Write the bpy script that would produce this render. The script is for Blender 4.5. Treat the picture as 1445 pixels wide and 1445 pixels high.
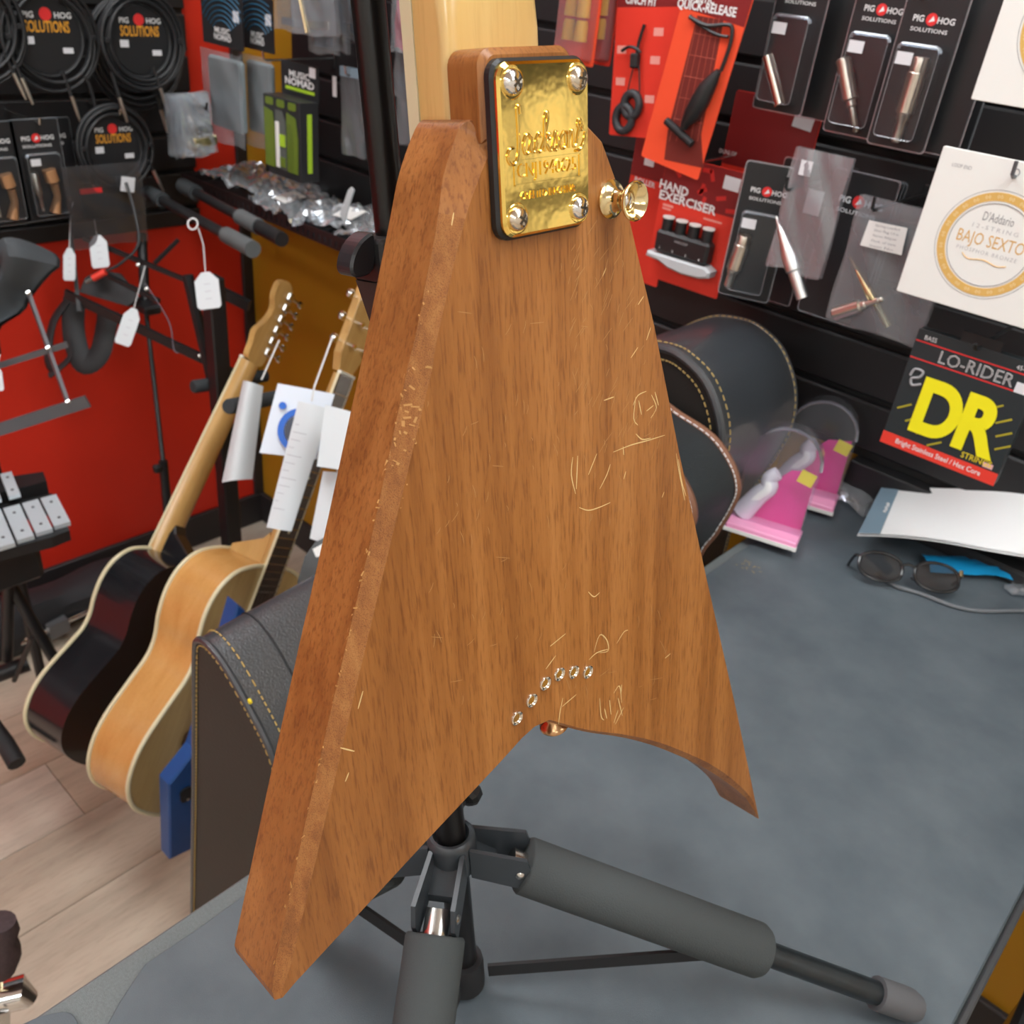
import bpy, math, random
from mathutils import Vector as V, Matrix as MX
random.seed(7)
S=bpy.context.scene; COL=S.collection
for o in list(bpy.data.objects): bpy.data.objects.remove(o)

# ------------------------------------------------------------------ camera, light, exposure
CH=1.57                     # camera height above the floor
FPX=1284.37; PITCH,YAW,ROLL=.54723904,.68913719,-.11696849
fw=V((-math.sin(YAW)*math.cos(PITCH),math.cos(YAW)*math.cos(PITCH),-math.sin(PITCH)))
r0=V((math.cos(YAW),math.sin(YAW),0)); d0=-(r0.cross(fw))
rt=r0*math.cos(ROLL)+d0*math.sin(ROLL); dn=d0*math.cos(ROLL)-r0*math.sin(ROLL)
CAM=V((0,0,CH))
cd=bpy.data.cameras.new('camera'); cam=bpy.data.objects.new('camera',cd); COL.objects.link(cam)
cam.matrix_world=MX(((rt.x,-dn.x,-fw.x,0),(rt.y,-dn.y,-fw.y,0),(rt.z,-dn.z,-fw.z,CH),(0,0,0,1)))
cd.sensor_width=36; cd.sensor_fit='HORIZONTAL'; cd.lens=FPX/1445*36; cd.clip_start=.01
cd.dof.use_dof=True; cd.dof.focus_distance=.46; cd.dof.aperture_fstop=17
S.camera=cam
S.view_settings.view_transform='Standard'; S.view_settings.look='None'; S.view_settings.gamma=1
S.view_settings.use_curve_mapping=False; S.view_settings.exposure=0.28
w=bpy.data.worlds.new('world'); S.world=w; w.use_nodes=True
w.node_tree.nodes['Background'].inputs[0].default_value=(.8,.85,.9,1); w.node_tree.nodes['Background'].inputs[1].default_value=.15
LIGHT_EMIT=9.0
CEIL=2.75
CEILING_LIGHTS=[(x,y) for x in (-1.35,.35,2.05) for y in (-2.1,.45)]

# ------------------------------------------------------------------ placing helpers (photo ray -> point on a real plane)
def ray(x,y): return rt*((x-722.5)/FPX)+dn*((y-722.5)/FPX)+fw
def onY(x,y,Y): r=ray(x,y); return CAM+r*(Y/r.y)
def onX(x,y,X): r=ray(x,y); return CAM+r*(X/r.x)
def onZ(x,y,Z): r=ray(x,y); return CAM+r*((Z-CH)/r.z)
def atD(x,y,d): return CAM+ray(x,y)*d
def onP(x,y,p,n): r=ray(x,y); return CAM+r*((p-CAM).dot(n)/r.dot(n))

YW=1.34; XR=-2.10; ZT=CH-.677      # accessory wall, red wall, table top
# guitar frame: u across, v towards the neck, n out of the back
GU=V((.06077191,.99759214,.03341692)); GV=V((-.17646038,-.02221381,.98405705)); GN=V((.9824299,-.06569978,.17468551))
GT=CAM+V((-.25727639,.30019933,-.06659307))
def frame(o,x,y,z=None):
    x=x.normalized(); z=z or x.cross(y); z=z.normalized(); y=z.cross(x).normalized()
    return MX(((x.x,y.x,z.x,o.x),(x.y,y.y,z.y,o.y),(x.z,y.z,z.z,o.z),(0,0,0,1)))
GM=frame(GT,GU,GV)
GI=GM.inverted()
def gpt(x,y,off=0):            # photo point on the back of the guitar -> local u,v,n
    return GI@onP(x,y,GT+GN*off,GN)
def FW(o,tilt=0): return frame(o,V((1,0,0)),V((0,0,1)))@MX.Rotation(tilt,4,'Z')      # facing the room from the accessory wall
def FR_(o,tilt=0): return frame(o,V((0,1,0)),V((0,0,1)))@MX.Rotation(tilt,4,'Z')     # facing the room from the red wall
def T(x,y,z): return MX.Translation(V((x,y,z)))

# ------------------------------------------------------------------ materials
MATS={}
def mat(name,col,rough=.5,metal=0,spec=.5,trans=0,emit=0,noise=0,nscale=40,bump=0,bscale=200,coat=0,col2=None,stretch=None,sheen=0):
    if name in MATS: return MATS[name]
    m=bpy.data.materials.new(name); m.use_nodes=True; nt=m.node_tree; b=nt.nodes['Principled BSDF']
    b.inputs['Base Color'].default_value=(*col,1); b.inputs['Roughness'].default_value=rough; b.inputs['Metallic'].default_value=metal
    b.inputs['Specular IOR Level'].default_value=spec; b.inputs['Coat Weight'].default_value=coat; b.inputs['Coat Roughness'].default_value=.1
    if sheen: b.inputs['Sheen Weight'].default_value=sheen
    if emit: b.inputs['Emission Color'].default_value=(*col,1); b.inputs['Emission Strength'].default_value=emit
    tc=nt.nodes.new('ShaderNodeTexCoord'); mp=nt.nodes.new('ShaderNodeMapping'); nt.links.new(tc.outputs['Object'],mp.inputs[0])
    if stretch: mp.inputs['Scale'].default_value=stretch
    if noise or col2:
        n=nt.nodes.new('ShaderNodeTexNoise'); n.inputs['Scale'].default_value=nscale; n.inputs['Detail'].default_value=5; n.inputs['Roughness'].default_value=.6
        nt.links.new(mp.outputs[0],n.inputs['Vector'])
        r=nt.nodes.new('ShaderNodeValToRGB'); nt.links.new(n.outputs['Fac'],r.inputs[0])
        c2=col2 or tuple(c*(1-noise) for c in col)
        r.color_ramp.elements[0].position=.3; r.color_ramp.elements[1].position=.7
        r.color_ramp.elements[0].color=(*c2,1); r.color_ramp.elements[1].color=(*col,1); nt.links.new(r.outputs[0],b.inputs['Base Color'])
    if bump:
        n2=nt.nodes.new('ShaderNodeTexNoise'); n2.inputs['Scale'].default_value=bscale; n2.inputs['Detail'].default_value=3; nt.links.new(mp.outputs[0],n2.inputs['Vector'])
        bp=nt.nodes.new('ShaderNodeBump'); bp.inputs['Strength'].default_value=bump; bp.inputs['Distance'].default_value=.002
        nt.links.new(n2.outputs['Fac'],bp.inputs['Height']); nt.links.new(bp.outputs[0],b.inputs['Normal'])
    MATS[name]=m; return m
def clear(name,tint=(.9,.93,.96),gloss=.10,haze=.10,rough=.12):
    if name in MATS: return MATS[name]
    m=bpy.data.materials.new(name); m.use_nodes=True; nt=m.node_tree; nt.nodes.clear()
    o=nt.nodes.new('ShaderNodeOutputMaterial'); t=nt.nodes.new('ShaderNodeBsdfTransparent'); t.inputs[0].default_value=(*tint,1)
    g=nt.nodes.new('ShaderNodeBsdfGlossy'); g.inputs['Roughness'].default_value=rough; g.inputs[0].default_value=(.95,.97,1,1)
    d=nt.nodes.new('ShaderNodeBsdfDiffuse'); d.inputs[0].default_value=(.84,.88,.92,1)
    f=nt.nodes.new('ShaderNodeFresnel'); f.inputs[0].default_value=1.35
    ma=nt.nodes.new('ShaderNodeMath'); ma.operation='ADD'; ma.inputs[1].default_value=gloss; ma.use_clamp=True; nt.links.new(f.outputs[0],ma.inputs[0])
    m1=nt.nodes.new('ShaderNodeMixShader'); m1.inputs[0].default_value=haze; nt.links.new(t.outputs[0],m1.inputs[1]); nt.links.new(d.outputs[0],m1.inputs[2])
    m2=nt.nodes.new('ShaderNodeMixShader'); nt.links.new(ma.outputs[0],m2.inputs[0]); nt.links.new(m1.outputs[0],m2.inputs[1]); nt.links.new(g.outputs[0],m2.inputs[2])
    nt.links.new(m2.outputs[0],o.inputs[0]); MATS[name]=m; return m
def wood(name,c1,c2,c3,scale=(55,2.2,55),rough=.42,fig=1.0,bump=.12,coat=0):
    if name in MATS: return MATS[name]
    m=bpy.data.materials.new(name); m.use_nodes=True; nt=m.node_tree; b=nt.nodes['Principled BSDF']; L=nt.links
    tc=nt.nodes.new('ShaderNodeTexCoord')
    def nz(sc,s,det=6,ro=.6,dist=0):
        mp=nt.nodes.new('ShaderNodeMapping'); mp.inputs['Scale'].default_value=sc; L.new(tc.outputs['Object'],mp.inputs[0])
        n=nt.nodes.new('ShaderNodeTexNoise'); n.inputs['Scale'].default_value=s; n.inputs['Detail'].default_value=det; n.inputs['Roughness'].default_value=ro; n.inputs['Distortion'].default_value=dist
        L.new(mp.outputs[0],n.inputs['Vector']); return n
    n1=nz(scale,1.0,7,.65,.35)                         # figure
    n2=nz(tuple(s*13 for s in (scale[0],scale[1]*2.2,scale[2])),1.0,3,.6)   # pores
    n3=nz((5,1.2,5),1.6,3,.5)                          # broad tone
    r=nt.nodes.new('ShaderNodeValToRGB'); L.new(n1.outputs['Fac'],r.inputs[0])
    r.color_ramp.elements[0].position=.28; r.color_ramp.elements[0].color=(*c1,1)
    r.color_ramp.elements[1].position=.74; r.color_ramp.elements[1].color=(*c3,1)
    e=r.color_ramp.elements.new(.5); e.color=(*c2,1)
    rp=nt.nodes.new('ShaderNodeValToRGB'); L.new(n2.outputs['Fac'],rp.inputs[0])
    rp.color_ramp.elements[0].position=.34; rp.color_ramp.elements[0].color=(.46,.36,.30,1); rp.color_ramp.elements[1].position=.50; rp.color_ramp.elements[1].color=(1,1,1,1)
    mx=nt.nodes.new('ShaderNodeMixRGB'); mx.blend_type='MULTIPLY'; mx.inputs[0].default_value=.62*fig; L.new(r.outputs[0],mx.inputs[1]); L.new(rp.outputs[0],mx.inputs[2])
    rb=nt.nodes.new('ShaderNodeValToRGB'); L.new(n3.outputs['Fac'],rb.inputs[0])
    rb.color_ramp.elements[0].position=.35; rb.color_ramp.elements[0].color=(.86,.80,.76,1); rb.color_ramp.elements[1].position=.65; rb.color_ramp.elements[1].color=(1.06,1.05,1.03,1)
    m2=nt.nodes.new('ShaderNodeMixRGB'); m2.blend_type='MULTIPLY'; m2.inputs[0].default_value=.9; L.new(mx.outputs[0],m2.inputs[1]); L.new(rb.outputs[0],m2.inputs[2])
    L.new(m2.outputs[0],b.inputs['Base Color']); b.inputs['Roughness'].default_value=rough; b.inputs['Coat Weight'].default_value=coat; b.inputs['Coat Roughness'].default_value=.12
    bp=nt.nodes.new('ShaderNodeBump'); bp.inputs['Strength'].default_value=bump; bp.inputs['Distance'].default_value=.001
    L.new(n2.outputs['Fac'],bp.inputs['Height']); L.new(bp.outputs[0],b.inputs['Normal']); MATS[name]=m; return m

BLACK=mat('black_plastic',(.014,.014,.015),.42)
SOFTBLK=mat('matt_black',(.012,.012,.013),.65)
PANEL=mat('slat_panel_black',(.013,.0125,.0135),.48,bump=.05,bscale=60)
FOAM=mat('grey_foam',(.060,.066,.066),.92,spec=.2,bump=.25,bscale=900)
FOAM2=mat('dark_foam',(.045,.05,.053),.9,spec=.2,bump=.2,bscale=700)
STEEL=mat('steel',(.62,.60,.57),.25,1)
NICKEL=mat('nickel',(.80,.74,.64),.18,1)
CHROME=mat('chrome',(.86,.86,.86),.1,1)
GREYMET=mat('grey_metal_strut',(.11,.11,.12),.4,.3)
WHITE=mat('white_card',(.80,.79,.76),.6)
PAPER=mat('white_paper',(.82,.83,.83),.7)
PAPER2=mat('off_white_paper',(.60,.63,.65),.7)
STICK=mat('price_sticker',(.74,.74,.77),.6)
STICK2=mat('sticker_print',(.50,.50,.54),.6)
RED=mat('red_card',(.78,.045,.025),.42)
ORANGE=mat('orange_red_card',(.86,.085,.03),.42)
DKRED=mat('dark_red_print',(.22,.012,.012),.5)
CARDBLK=mat('black_card',(.014,.0145,.016),.45)
TXTW=mat('white_print',(.80,.80,.80),.6)
TXTG=mat('grey_print',(.33,.33,.34),.6)
TXTR=mat('red_print',(.75,.03,.03),.5)
TXTY=mat('yellow_print',(.85,.66,.02),.5)
TXTO=mat('orange_print',(.80,.36,.03),.5)
TAN=mat('gold_ring_print',(.72,.44,.12),.5)
CLEAR=clear('clear_blister',gloss=.015,haze=.018)
EDGE=clear('edge_glint',tint=(.8,.85,.9),gloss=.10,haze=.16,rough=.2)  # pale film whose haze stands in for bright edge highlights
BAG=clear('clear_bag',tint=(.80,.84,.88),gloss=.10,haze=.16,rough=.25)
BAGD=clear('clear_bag_dull',tint=(.60,.66,.72),gloss=.06,haze=.12,rough=.35)

# ------------------------------------------------------------------ mesh helpers
FRM={}
class MB:
    def __init__(s): s.v=[]; s.f=[]; s.mi=[]
    def add(s,v,f,M=None,mi=0):
        k=len(s.v); s.v+= [ (M@V(p)) for p in v] if M else [V(p) for p in v]
        for q in f: s.f.append(tuple(i+k for i in q)); s.mi.append(mi)
        return s
    def box(s,x0,y0,z0,x1,y1,z1,M=None,b=0,mi=0):
        if x0>x1:x0,x1=x1,x0
        if y0>y1:y0,y1=y1,y0
        if z0>z1:z0,z1=z1,z0
        if b<=0:
            v=[(x,y,z) for x in (x0,x1) for y in (y0,y1) for z in (z0,z1)]
            return s.add(v,[(0,1,3,2),(4,6,7,5),(0,4,5,1),(2,3,7,6),(0,2,6,4),(1,5,7,3)],M,mi)
        b=min(b,(x1-x0)*.45,(y1-y0)*.45,(z1-z0)*.45)
        # chamfered box: 24 verts
        v=[];idx={}
        for ix,x in enumerate((x0,x1)):
            for iy,y in enumerate((y0,y1)):
                for iz,z in enumerate((z0,z1)):
                    xi=x+b*(1-2*ix); yi=y+b*(1-2*iy); zi=z+b*(1-2*iz)
                    idx[ix,iy,iz]=(len(v),len(v)+1,len(v)+2); v+= [(x,yi,zi),(xi,y,zi),(xi,yi,z)]
        f=[]
        for a in (0,1):
            q=[idx[a,0,0][0],idx[a,1,0][0],idx[a,1,1][0],idx[a,0,1][0]]; f.append(q if a else q[::-1])
            q=[idx[0,a,0][1],idx[0,a,1][1],idx[1,a,1][1],idx[1,a,0][1]]; f.append(q if a else q[::-1])
            q=[idx[0,0,a][2],idx[1,0,a][2],idx[1,1,a][2],idx[0,1,a][2]]; f.append(q if a else q[::-1])
        for a in (0,1):
            for c in (0,1):
                q=[idx[0,a,c][1],idx[1,a,c][1],idx[1,a,c][2],idx[0,a,c][2]]; f.append(q)
                q=[idx[a,0,c][0],idx[a,1,c][0],idx[a,1,c][2],idx[a,0,c][2]]; f.append(q)
                q=[idx[a,c,0][0],idx[a,c,1][0],idx[a,c,1][1],idx[a,c,0][1]]; f.append(q)
        for t in idx.values(): f.append(t)
        return s.add(v,f,M,mi)
    def prism(s,pts,z0,z1,M=None,ch=0,mi=0,cmi=None):     # outline in xy, extruded z0..z1 (z1 = front), chamfer ch (number or per-vertex list)
        n=len(pts); P=[V((p[0],p[1])) for p in pts]
        area=sum(P[i].x*P[(i+1)%n].y-P[(i+1)%n].x*P[i].y for i in range(n))
        if area<0:
            P=P[::-1]
            if isinstance(ch,list): ch=ch[::-1]
        v=[(p.x,p.y,z0) for p in P]; f=[tuple(range(n))[::-1]]; fm=[mi]
        if isinstance(ch,list) or ch>0:
            cl=ch if isinstance(ch,list) else [ch]*n
            ins=[]
            for i in range(n):
                a=(P[i]-P[i-1]); c=(P[(i+1)%n]-P[i])
                if a.length<1e-9:a=c
                if c.length<1e-9:c=a
                na=V((-a.y,a.x)).normalized(); nc=V((-c.y,c.x)).normalized(); b=(na+nc)
                b=b.normalized() if b.length>1e-6 else na
                k=max(.35,b.dot(na)); ins.append(P[i]+b*(cl[i]/k))
            v+=[(P[i].x,P[i].y,z1-cl[i]) for i in range(n)]+[(ins[i].x,ins[i].y,z1) for i in range(n)]
            for i in range(n):
                j=(i+1)%n; f.append((i,j,n+j,n+i)); fm.append(mi); f.append((n+i,n+j,2*n+j,2*n+i)); fm.append(mi if cmi is None else cmi)
            f.append(tuple(range(2*n,3*n))); fm.append(mi)
        else:
            v+=[(p.x,p.y,z1) for p in P]
            for i in range(n): j=(i+1)%n; f.append((i,j,n+j,n+i)); fm.append(mi)
            f.append(tuple(range(n,2*n))); fm.append(mi)
        k=len(s.v); s.v+=[(M@V(p)) for p in v] if M else [V(p) for p in v]
        for q,m_ in zip(f,fm): s.f.append(tuple(i+k for i in q)); s.mi.append(m_)
        return s
    def tube(s,pts,r,seg=10,closed=False,cap=True,mi=0,M=None,flat=1.0,up=None):
        P=[V(p) for p in pts]; n=len(P); R=r if isinstance(r,(list,tuple)) else [r]*n
        tang=[]
        for i in range(n):
            a=P[(i+1)%n] if (closed or i<n-1) else P[i]; b=P[i-1] if (closed or i>0) else P[i]
            t=(a-b); tang.append(t.normalized() if t.length>1e-9 else V((0,0,1)))
        u=up.normalized() if up else (V((0,0,1)) if abs(tang[0].z)<.9 else V((1,0,0)))
        k=len(s.v)
        for i in range(n):
            t=tang[i]; x=(u-t*u.dot(t))
            x=x.normalized() if x.length>1e-6 else t.orthogonal().normalized()
            y=t.cross(x); u=x if not up else u
            for j in range(seg):
                a=2*math.pi*j/seg; p=P[i]+x*(math.cos(a)*R[i]*flat)+y*(math.sin(a)*R[i]); s.v.append((M@p) if M else p)
        m=n if closed else n-1
        for i in range(m):
            i2=(i+1)%n
            for j in range(seg):
                j2=(j+1)%seg; s.f.append((k+i*seg+j,k+i*seg+j2,k+i2*seg+j2,k+i2*seg+j)); s.mi.append(mi)
        if cap and not closed:
            s.f.append(tuple(k+j for j in range(seg))[::-1]); s.mi.append(mi); s.f.append(tuple(k+(n-1)*seg+j for j in range(seg))); s.mi.append(mi)
        return s
    def lathe(s,prof,M=None,seg=20,mi=0,cap=True):               # (radius, z) profile about local z
        k=len(s.v); n=len(prof)
        for r,z in prof:
            for j in range(seg):
                a=2*math.pi*j/seg; p=V((r*math.cos(a),r*math.sin(a),z)); s.v.append((M@p) if M else p)
        for i in range(n-1):
            for j in range(seg):
                j2=(j+1)%seg; s.f.append((k+i*seg+j,k+i*seg+j2,k+(i+1)*seg+j2,k+(i+1)*seg+j)); s.mi.append(mi)
        if cap and prof[0][0]>1e-6: s.f.append(tuple(k+j for j in range(seg))[::-1]); s.mi.append(mi)
        if cap and prof[-1][0]>1e-6: s.f.append(tuple(k+(n-1)*seg+j for j in range(seg))); s.mi.append(mi)
        return s
    def grid(s,nx,ny,fn,M=None,mi=0,thick=0):
        k=len(s.v); 
        for j in range(ny+1):
            for i in range(nx+1): p=V(fn(i/nx,j/ny)); s.v.append((M@p) if M else p)
        for j in range(ny):
            for i in range(nx): a=k+j*(nx+1)+i; s.f.append((a,a+1,a+nx+2,a+nx+1)); s.mi.append(mi)
        return s
    def build(s,name,m,parent=None,smooth=False,world=False,angle=40):
        if parent is not None and world:
            I=FRM[parent].inverted(); vs=[I@p for p in s.v]
        else: vs=s.v
        me=bpy.data.meshes.new(name); me.from_pydata([tuple(p) for p in vs],[],s.f); me.validate(clean_customdata=False)
        for q in (m if isinstance(m,(list,tuple)) else [m]): me.materials.append(q)
        if isinstance(m,(list,tuple)) and len(me.polygons)==len(s.mi):
            me.polygons.foreach_set('material_index',s.mi)
        o=bpy.data.objects.new(name,me); COL.objects.link(o)
        if smooth:
            for p in me.polygons: p.use_smooth=True
            try: me.set_sharp_from_angle(angle=math.radians(angle))
            except Exception: pass
        me.update()
        if parent is not None: o.parent=parent; FRM[o]=FRM[parent]
        else: FRM[o]=MX.Identity(4)
        return o
def thing(name,label,cat,M=None,group=None,kind=None):
    o=bpy.data.objects.new(name,None); COL.objects.link(o); M=M if M is not None else MX.Identity(4)
    if isinstance(M,V): M=MX.Translation(M)
    o.matrix_world=M; FRM[o]=M.copy(); o.empty_display_size=.02
    tag(o,label,cat,group,kind); return o
def tag(o,label,cat=None,group=None,kind=None):
    o['label']=label
    if cat: o['category']=cat
    if group: o['group']=group
    if kind: o['kind']=kind
    return o
def solo(mb,name,m,label,cat,smooth=False,group=None,kind=None,base=None,angle=40):
    c=base or V((sum(p.x for p in mb.v)/len(mb.v),sum(p.y for p in mb.v)/len(mb.v),min(p.z for p in mb.v)))
    mb.v=[p-c for p in mb.v]; o=mb.build(name,m,None,smooth,angle=angle); o.location=c; FRM[o]=MX.Translation(c); tag(o,label,cat,group,kind); return o
def struct(mb,name,m,label,smooth=False):
    o=mb.build(name,m,None,smooth); o['kind']='structure'; o['label']=label; return o
def lab(o,l): o['label']=l; return o
def text(name,s,h,M,m,parent,bold=0,shear=0,ext=.0001,fit=None,align='CENTER',space=1,res=2,bev=0):
    c=bpy.data.curves.new('t','FONT'); c.body=s; c.size=1; c.align_x=align; c.align_y='CENTER'; c.shear=shear; c.offset=bold; c.extrude=0; c.resolution_u=res; c.space_character=space
    o=bpy.data.objects.new('t',c); COL.objects.link(o); dg=bpy.context.evaluated_depsgraph_get(); me=bpy.data.meshes.new_from_object(o.evaluated_get(dg))
    bpy.data.objects.remove(o); bpy.data.curves.remove(c)
    k=h/.72; xs=[v.co.x for v in me.vertices] or [0]; wd=(max(xs)-min(xs))*k; sx=(fit/wd) if fit else 1
    ys=[v.co.y for v in me.vertices] or [0]; cy=(max(ys)+min(ys))/2
    n=len(me.vertices)
    vs=[(v.co.x*k*sx,(v.co.y-cy)*k,ext) for v in me.vertices]; fs=[tuple(p.vertices) for p in me.polygons]
    mb=MB(); mb.add(vs,fs,M)
    if bev:
        base=len(mb.v); cnt={}
        for p in fs:
            for a,b in zip(p,p[1:]+p[:1]): cnt[(a,b)]=1
        mb.add([(x,y,ext-bev) for x,y,z in vs],[],M)
        for (a,b) in cnt:
            if (b,a) not in cnt: mb.f.append((a,base+a,base+b,b)); mb.mi.append(0)
    bpy.data.meshes.remove(me)
    return mb.build(name,m,parent)
def spline(pts,n=8,closed=False):
    P=[V(p) for p in pts]; out=[]; N=len(P)
    for i in range(N if closed else N-1):
        if closed: a,b,c,d=P[i-1],P[i],P[(i+1)%N],P[(i+2)%N]
        else: a,b,c,d=P[max(i-1,0)],P[i],P[i+1],P[min(i+2,N-1)]
        for k in range(n):
            t=k/n; out.append(.5*((2*b)+(c-a)*t+(2*a-5*b+4*c-d)*t*t+(3*b-a-3*c+d)*t**3))
    if not closed: out.append(P[-1])
    return out
def rrect(w,h,r,seg=5,cx=0,cy=0):
    out=[]
    for sx,sy,a0 in ((1,1,0),(-1,1,90),(-1,-1,180),(1,-1,270)):
        for k in range(seg+1):
            a=math.radians(a0+90*k/seg); out.append((cx+sx*(w/2-r)+r*math.cos(a),cy+sy*(h/2-r)+r*math.sin(a)))
    return out
def circ(r,n=24,cx=0,cy=0): return [(cx+r*math.cos(2*math.pi*i/n),cy+r*math.sin(2*math.pi*i/n)) for i in range(n)]
def ring(mb,ro,ri,z0,z1,M=None,seg=32,cx=0,cy=0):
    Q=(M or MX.Identity(4))@T(cx,cy,0); return mb.lathe([(ri,z0),(ro,z0),(ro,z1),(ri,z1),(ri,z0)],Q,seg,0,False)
def axisM(a,b):                                    # local z from a to b
    a=V(a); b=V(b); z=(b-a).normalized(); x=z.orthogonal().normalized(); return frame(a,x,z.cross(x))

# ================================================================== THE ROOM
YEL=mat('wall_yellow_paint',(.46,.225,.008),.55,noise=.06,nscale=3)
REDW=mat('wall_red_paint',(.66,.026,.010),.5,noise=.05,nscale=4)
CREAM=mat('wall_offwhite_paint',(.72,.70,.64),.7)
BASE=mat('dark_baseboard',(.022,.018,.019),.5)
CEILM=mat('ceiling_tile',(.80,.80,.78),.8,bump=.1,bscale=120)
X1,Y0=3.1,-3.0
struct(MB().box(XR,YW,0,X1,YW+.1,CEIL),'wall_right',YEL,'mustard yellow painted wall behind the accessory panels')
struct(MB().box(XR-.1,Y0,0,XR,YW+.1,CEIL),'wall_left',REDW,'bright red painted wall behind the guitars')
struct(MB().box(X1,Y0,0,X1+.1,YW+.1,CEIL),'wall_front',CREAM,'off-white wall on the camera side of the shop')
struct(MB().box(XR-.1,Y0-.1,0,X1+.1,Y0,CEIL),'wall_back',CREAM,'off-white wall behind the camera')
struct(MB().box(XR-.1,Y0-.1,CEIL,X1+.1,YW+.1,CEIL+.05),'ceiling',CEILM,'white tiled shop ceiling')
fl=struct(MB().box(XR-.1,Y0-.1,-.06,X1+.1,YW+.1,-.006),'floor',mat('floor_base',(.30,.26,.21),.6),'pale greyish wood plank floor')
PLANKS=[wood('plank_wood_%d'%i,tuple(c*.62 for c in k),tuple(c*.90 for c in k),k,scale=(13,.8,13),rough=.36,fig=.35,bump=.03) for i,k in enumerate([(.62,.54,.43),(.57,.48,.37),(.66,.59,.49),(.56,.48,.38)])]
pw,pl=.18,1.22
for i in range(10):
    x=XR+i*pw
    for j in range(3):
        y=-1.5+j*pl+(i*.437)%1.22-.6
        y1=min(y+pl,YW); y0=max(y,-1.6)
        if y1-y0<.02: continue
        o=MB().box(.0008,y0+.0008,-.006,pw-.0008,y1-.0008,0,b=.0007).build('plank',PLANKS[(i*5+j*3)%4],fl); o.location.x=x; o.location.z=0
MB().box(XR+10*pw,-3,-.006,X1,YW,0).build('plank',PLANKS[0],fl)
# baseboards and corner trim
struct(MB().box(XR,Y0,0,XR+.014,YW,.10,b=.003),'baseboard_left',BASE,'dark baseboard along the red wall')
struct(MB().box(XR,YW-.014,0,X1,YW,.10,b=.003),'baseboard_right',BASE,'dark baseboard along the yellow wall')
struct(MB().box(XR,YW-.03,0,XR+.012,YW,CEIL,b=.002),'trim_1',BASE,'black corner strip between red and yellow walls')
# slat panels
SP=.0838; GZ=CH-.265
def slat_panel(name,label,along,a0,a1,z0,z1,place):
    st=struct(MB().box(*place(a0,z0,0),*place(a1,z1,.004)),name,SOFTBLK,label)
    k=math.ceil((z0-GZ)/SP-.6); z=GZ+k*SP
    base=None
    while z<z1:
        lo=max(z+.005,z0); hi=min(z+SP-.005,z1)
        if hi-lo>.01:
            p0=place(a0,lo,.004); p1=place(a1,hi,.018); MB().box(*p0,*p1,b=.003).build('slat',PANEL,st)
        z+=SP
    return st
slat_panel('trim_2','black slatted display panel on the yellow wall',0,-1.87,1.6,CH-.612,CH+.55,lambda a,z,d:(a,YW-d,z))
slat_panel('trim_3','black slatted display panel on the red wall',1,-1.2,1.195,CH-.643,CH+.55,lambda a,z,d:(XR+d,a,z))
PF=YW-.018
struct(MB().box(-.418,YW-.03,ZT-.25,1.6,YW,CH-.612,b=.002),'trim_4',PANEL,'black backing board below the slat panel at the table back')
# ceiling lights
EM=mat('fluorescent_diffuser',(.93,.975,1.0),.5,emit=LIGHT_EMIT)
for i,(x,y) in enumerate(CEILING_LIGHTS):
    t=thing('ceiling_light','fluorescent ceiling panel %s'%(['above the red wall side, back row','above the red wall side, near the yellow wall','mid ceiling, back row','directly above the guitar table','far from the red wall, back row','far from the red wall, near the yellow wall'][i]),'ceiling light',V((x,y,CEIL)),'fluorescent ceiling panels')
    fr=MB()
    for a in ((-.62,-.32,.62,-.30),(-.62,.30,.62,.32),(-.62,-.30,-.60,.30),(.60,-.30,.62,.30)): fr.box(a[0],a[1],-.03,a[2],a[3],0)
    fr.build('frame',WHITE,t); MB().box(-.6,-.3,-.02,.6,.3,-.012).build('diffuser',EM,t)

# ================================================================== TABLE
TX0,TX1,TY0,TY1=-.452,.034,-.32,1.325
TOPM=mat('table_grey_laminate',(.20,.225,.225),.5,noise=.25,nscale=500,bump=.5,bscale=1400)
MATM=mat('rubber_mat',(.112,.134,.148),.46,col2=(.070,.088,.101),nscale=11,bump=.22,bscale=1600,spec=.45)
tb=thing('work_table','narrow work table with a black rubber top set against the yellow wall','table',V(((TX0+TX1)/2,.5,0)))
MB().box(TX0,TY0,ZT-.028,TX1,TY1,ZT-.003,b=.003).build('table_top',TOPM,tb,world=True)
tm=mat('dark_metal_trim',(.10,.105,.11),.35,.6)
MB().box(TX1,TY0,ZT-.032,TX1+.006,TY1,ZT+.001,b=.0015).build('edge_trim',tm,tb,world=True)
for x in (TX0+.03,TX1-.03):
    for y in (TY0+.05,TY1-.05): MB().box(x-.02,y-.02,0,x+.02,y+.02,ZT-.028,b=.002).build('leg',tm,tb,world=True)
for y in (TY0+.05,TY1-.05): MB().box(TX0+.05,y-.012,ZT-.10,TX1-.05,y+.012,ZT-.028).build('apron',tm,tb,world=True)
ml=TX0+.016
mo=[(TX1-.002,TY1),(TX1-.002,TY0+.01),(-.30,TY0+.01),(-.33,-.15),(-.378,.06),(-.400,.098),(-.420,.128),(-.434,.155),(ml+.003,.20),(ml,.30),(ml,TY1)]
o=solo(MB().prism(mo,ZT-.003,ZT,ch=.001),'rubber_mat',MATM,'large black rubber mat covering the work table','mat',base=V((-.2,.5,ZT-.003)))
m2=spline([(-.452,-.02),(-.452,.062),(-.443,.092),(-.430,.100),(-.412,.092),(-.395,.06),(-.36,-.10),(-.40,-.14)],5,True)
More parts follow.
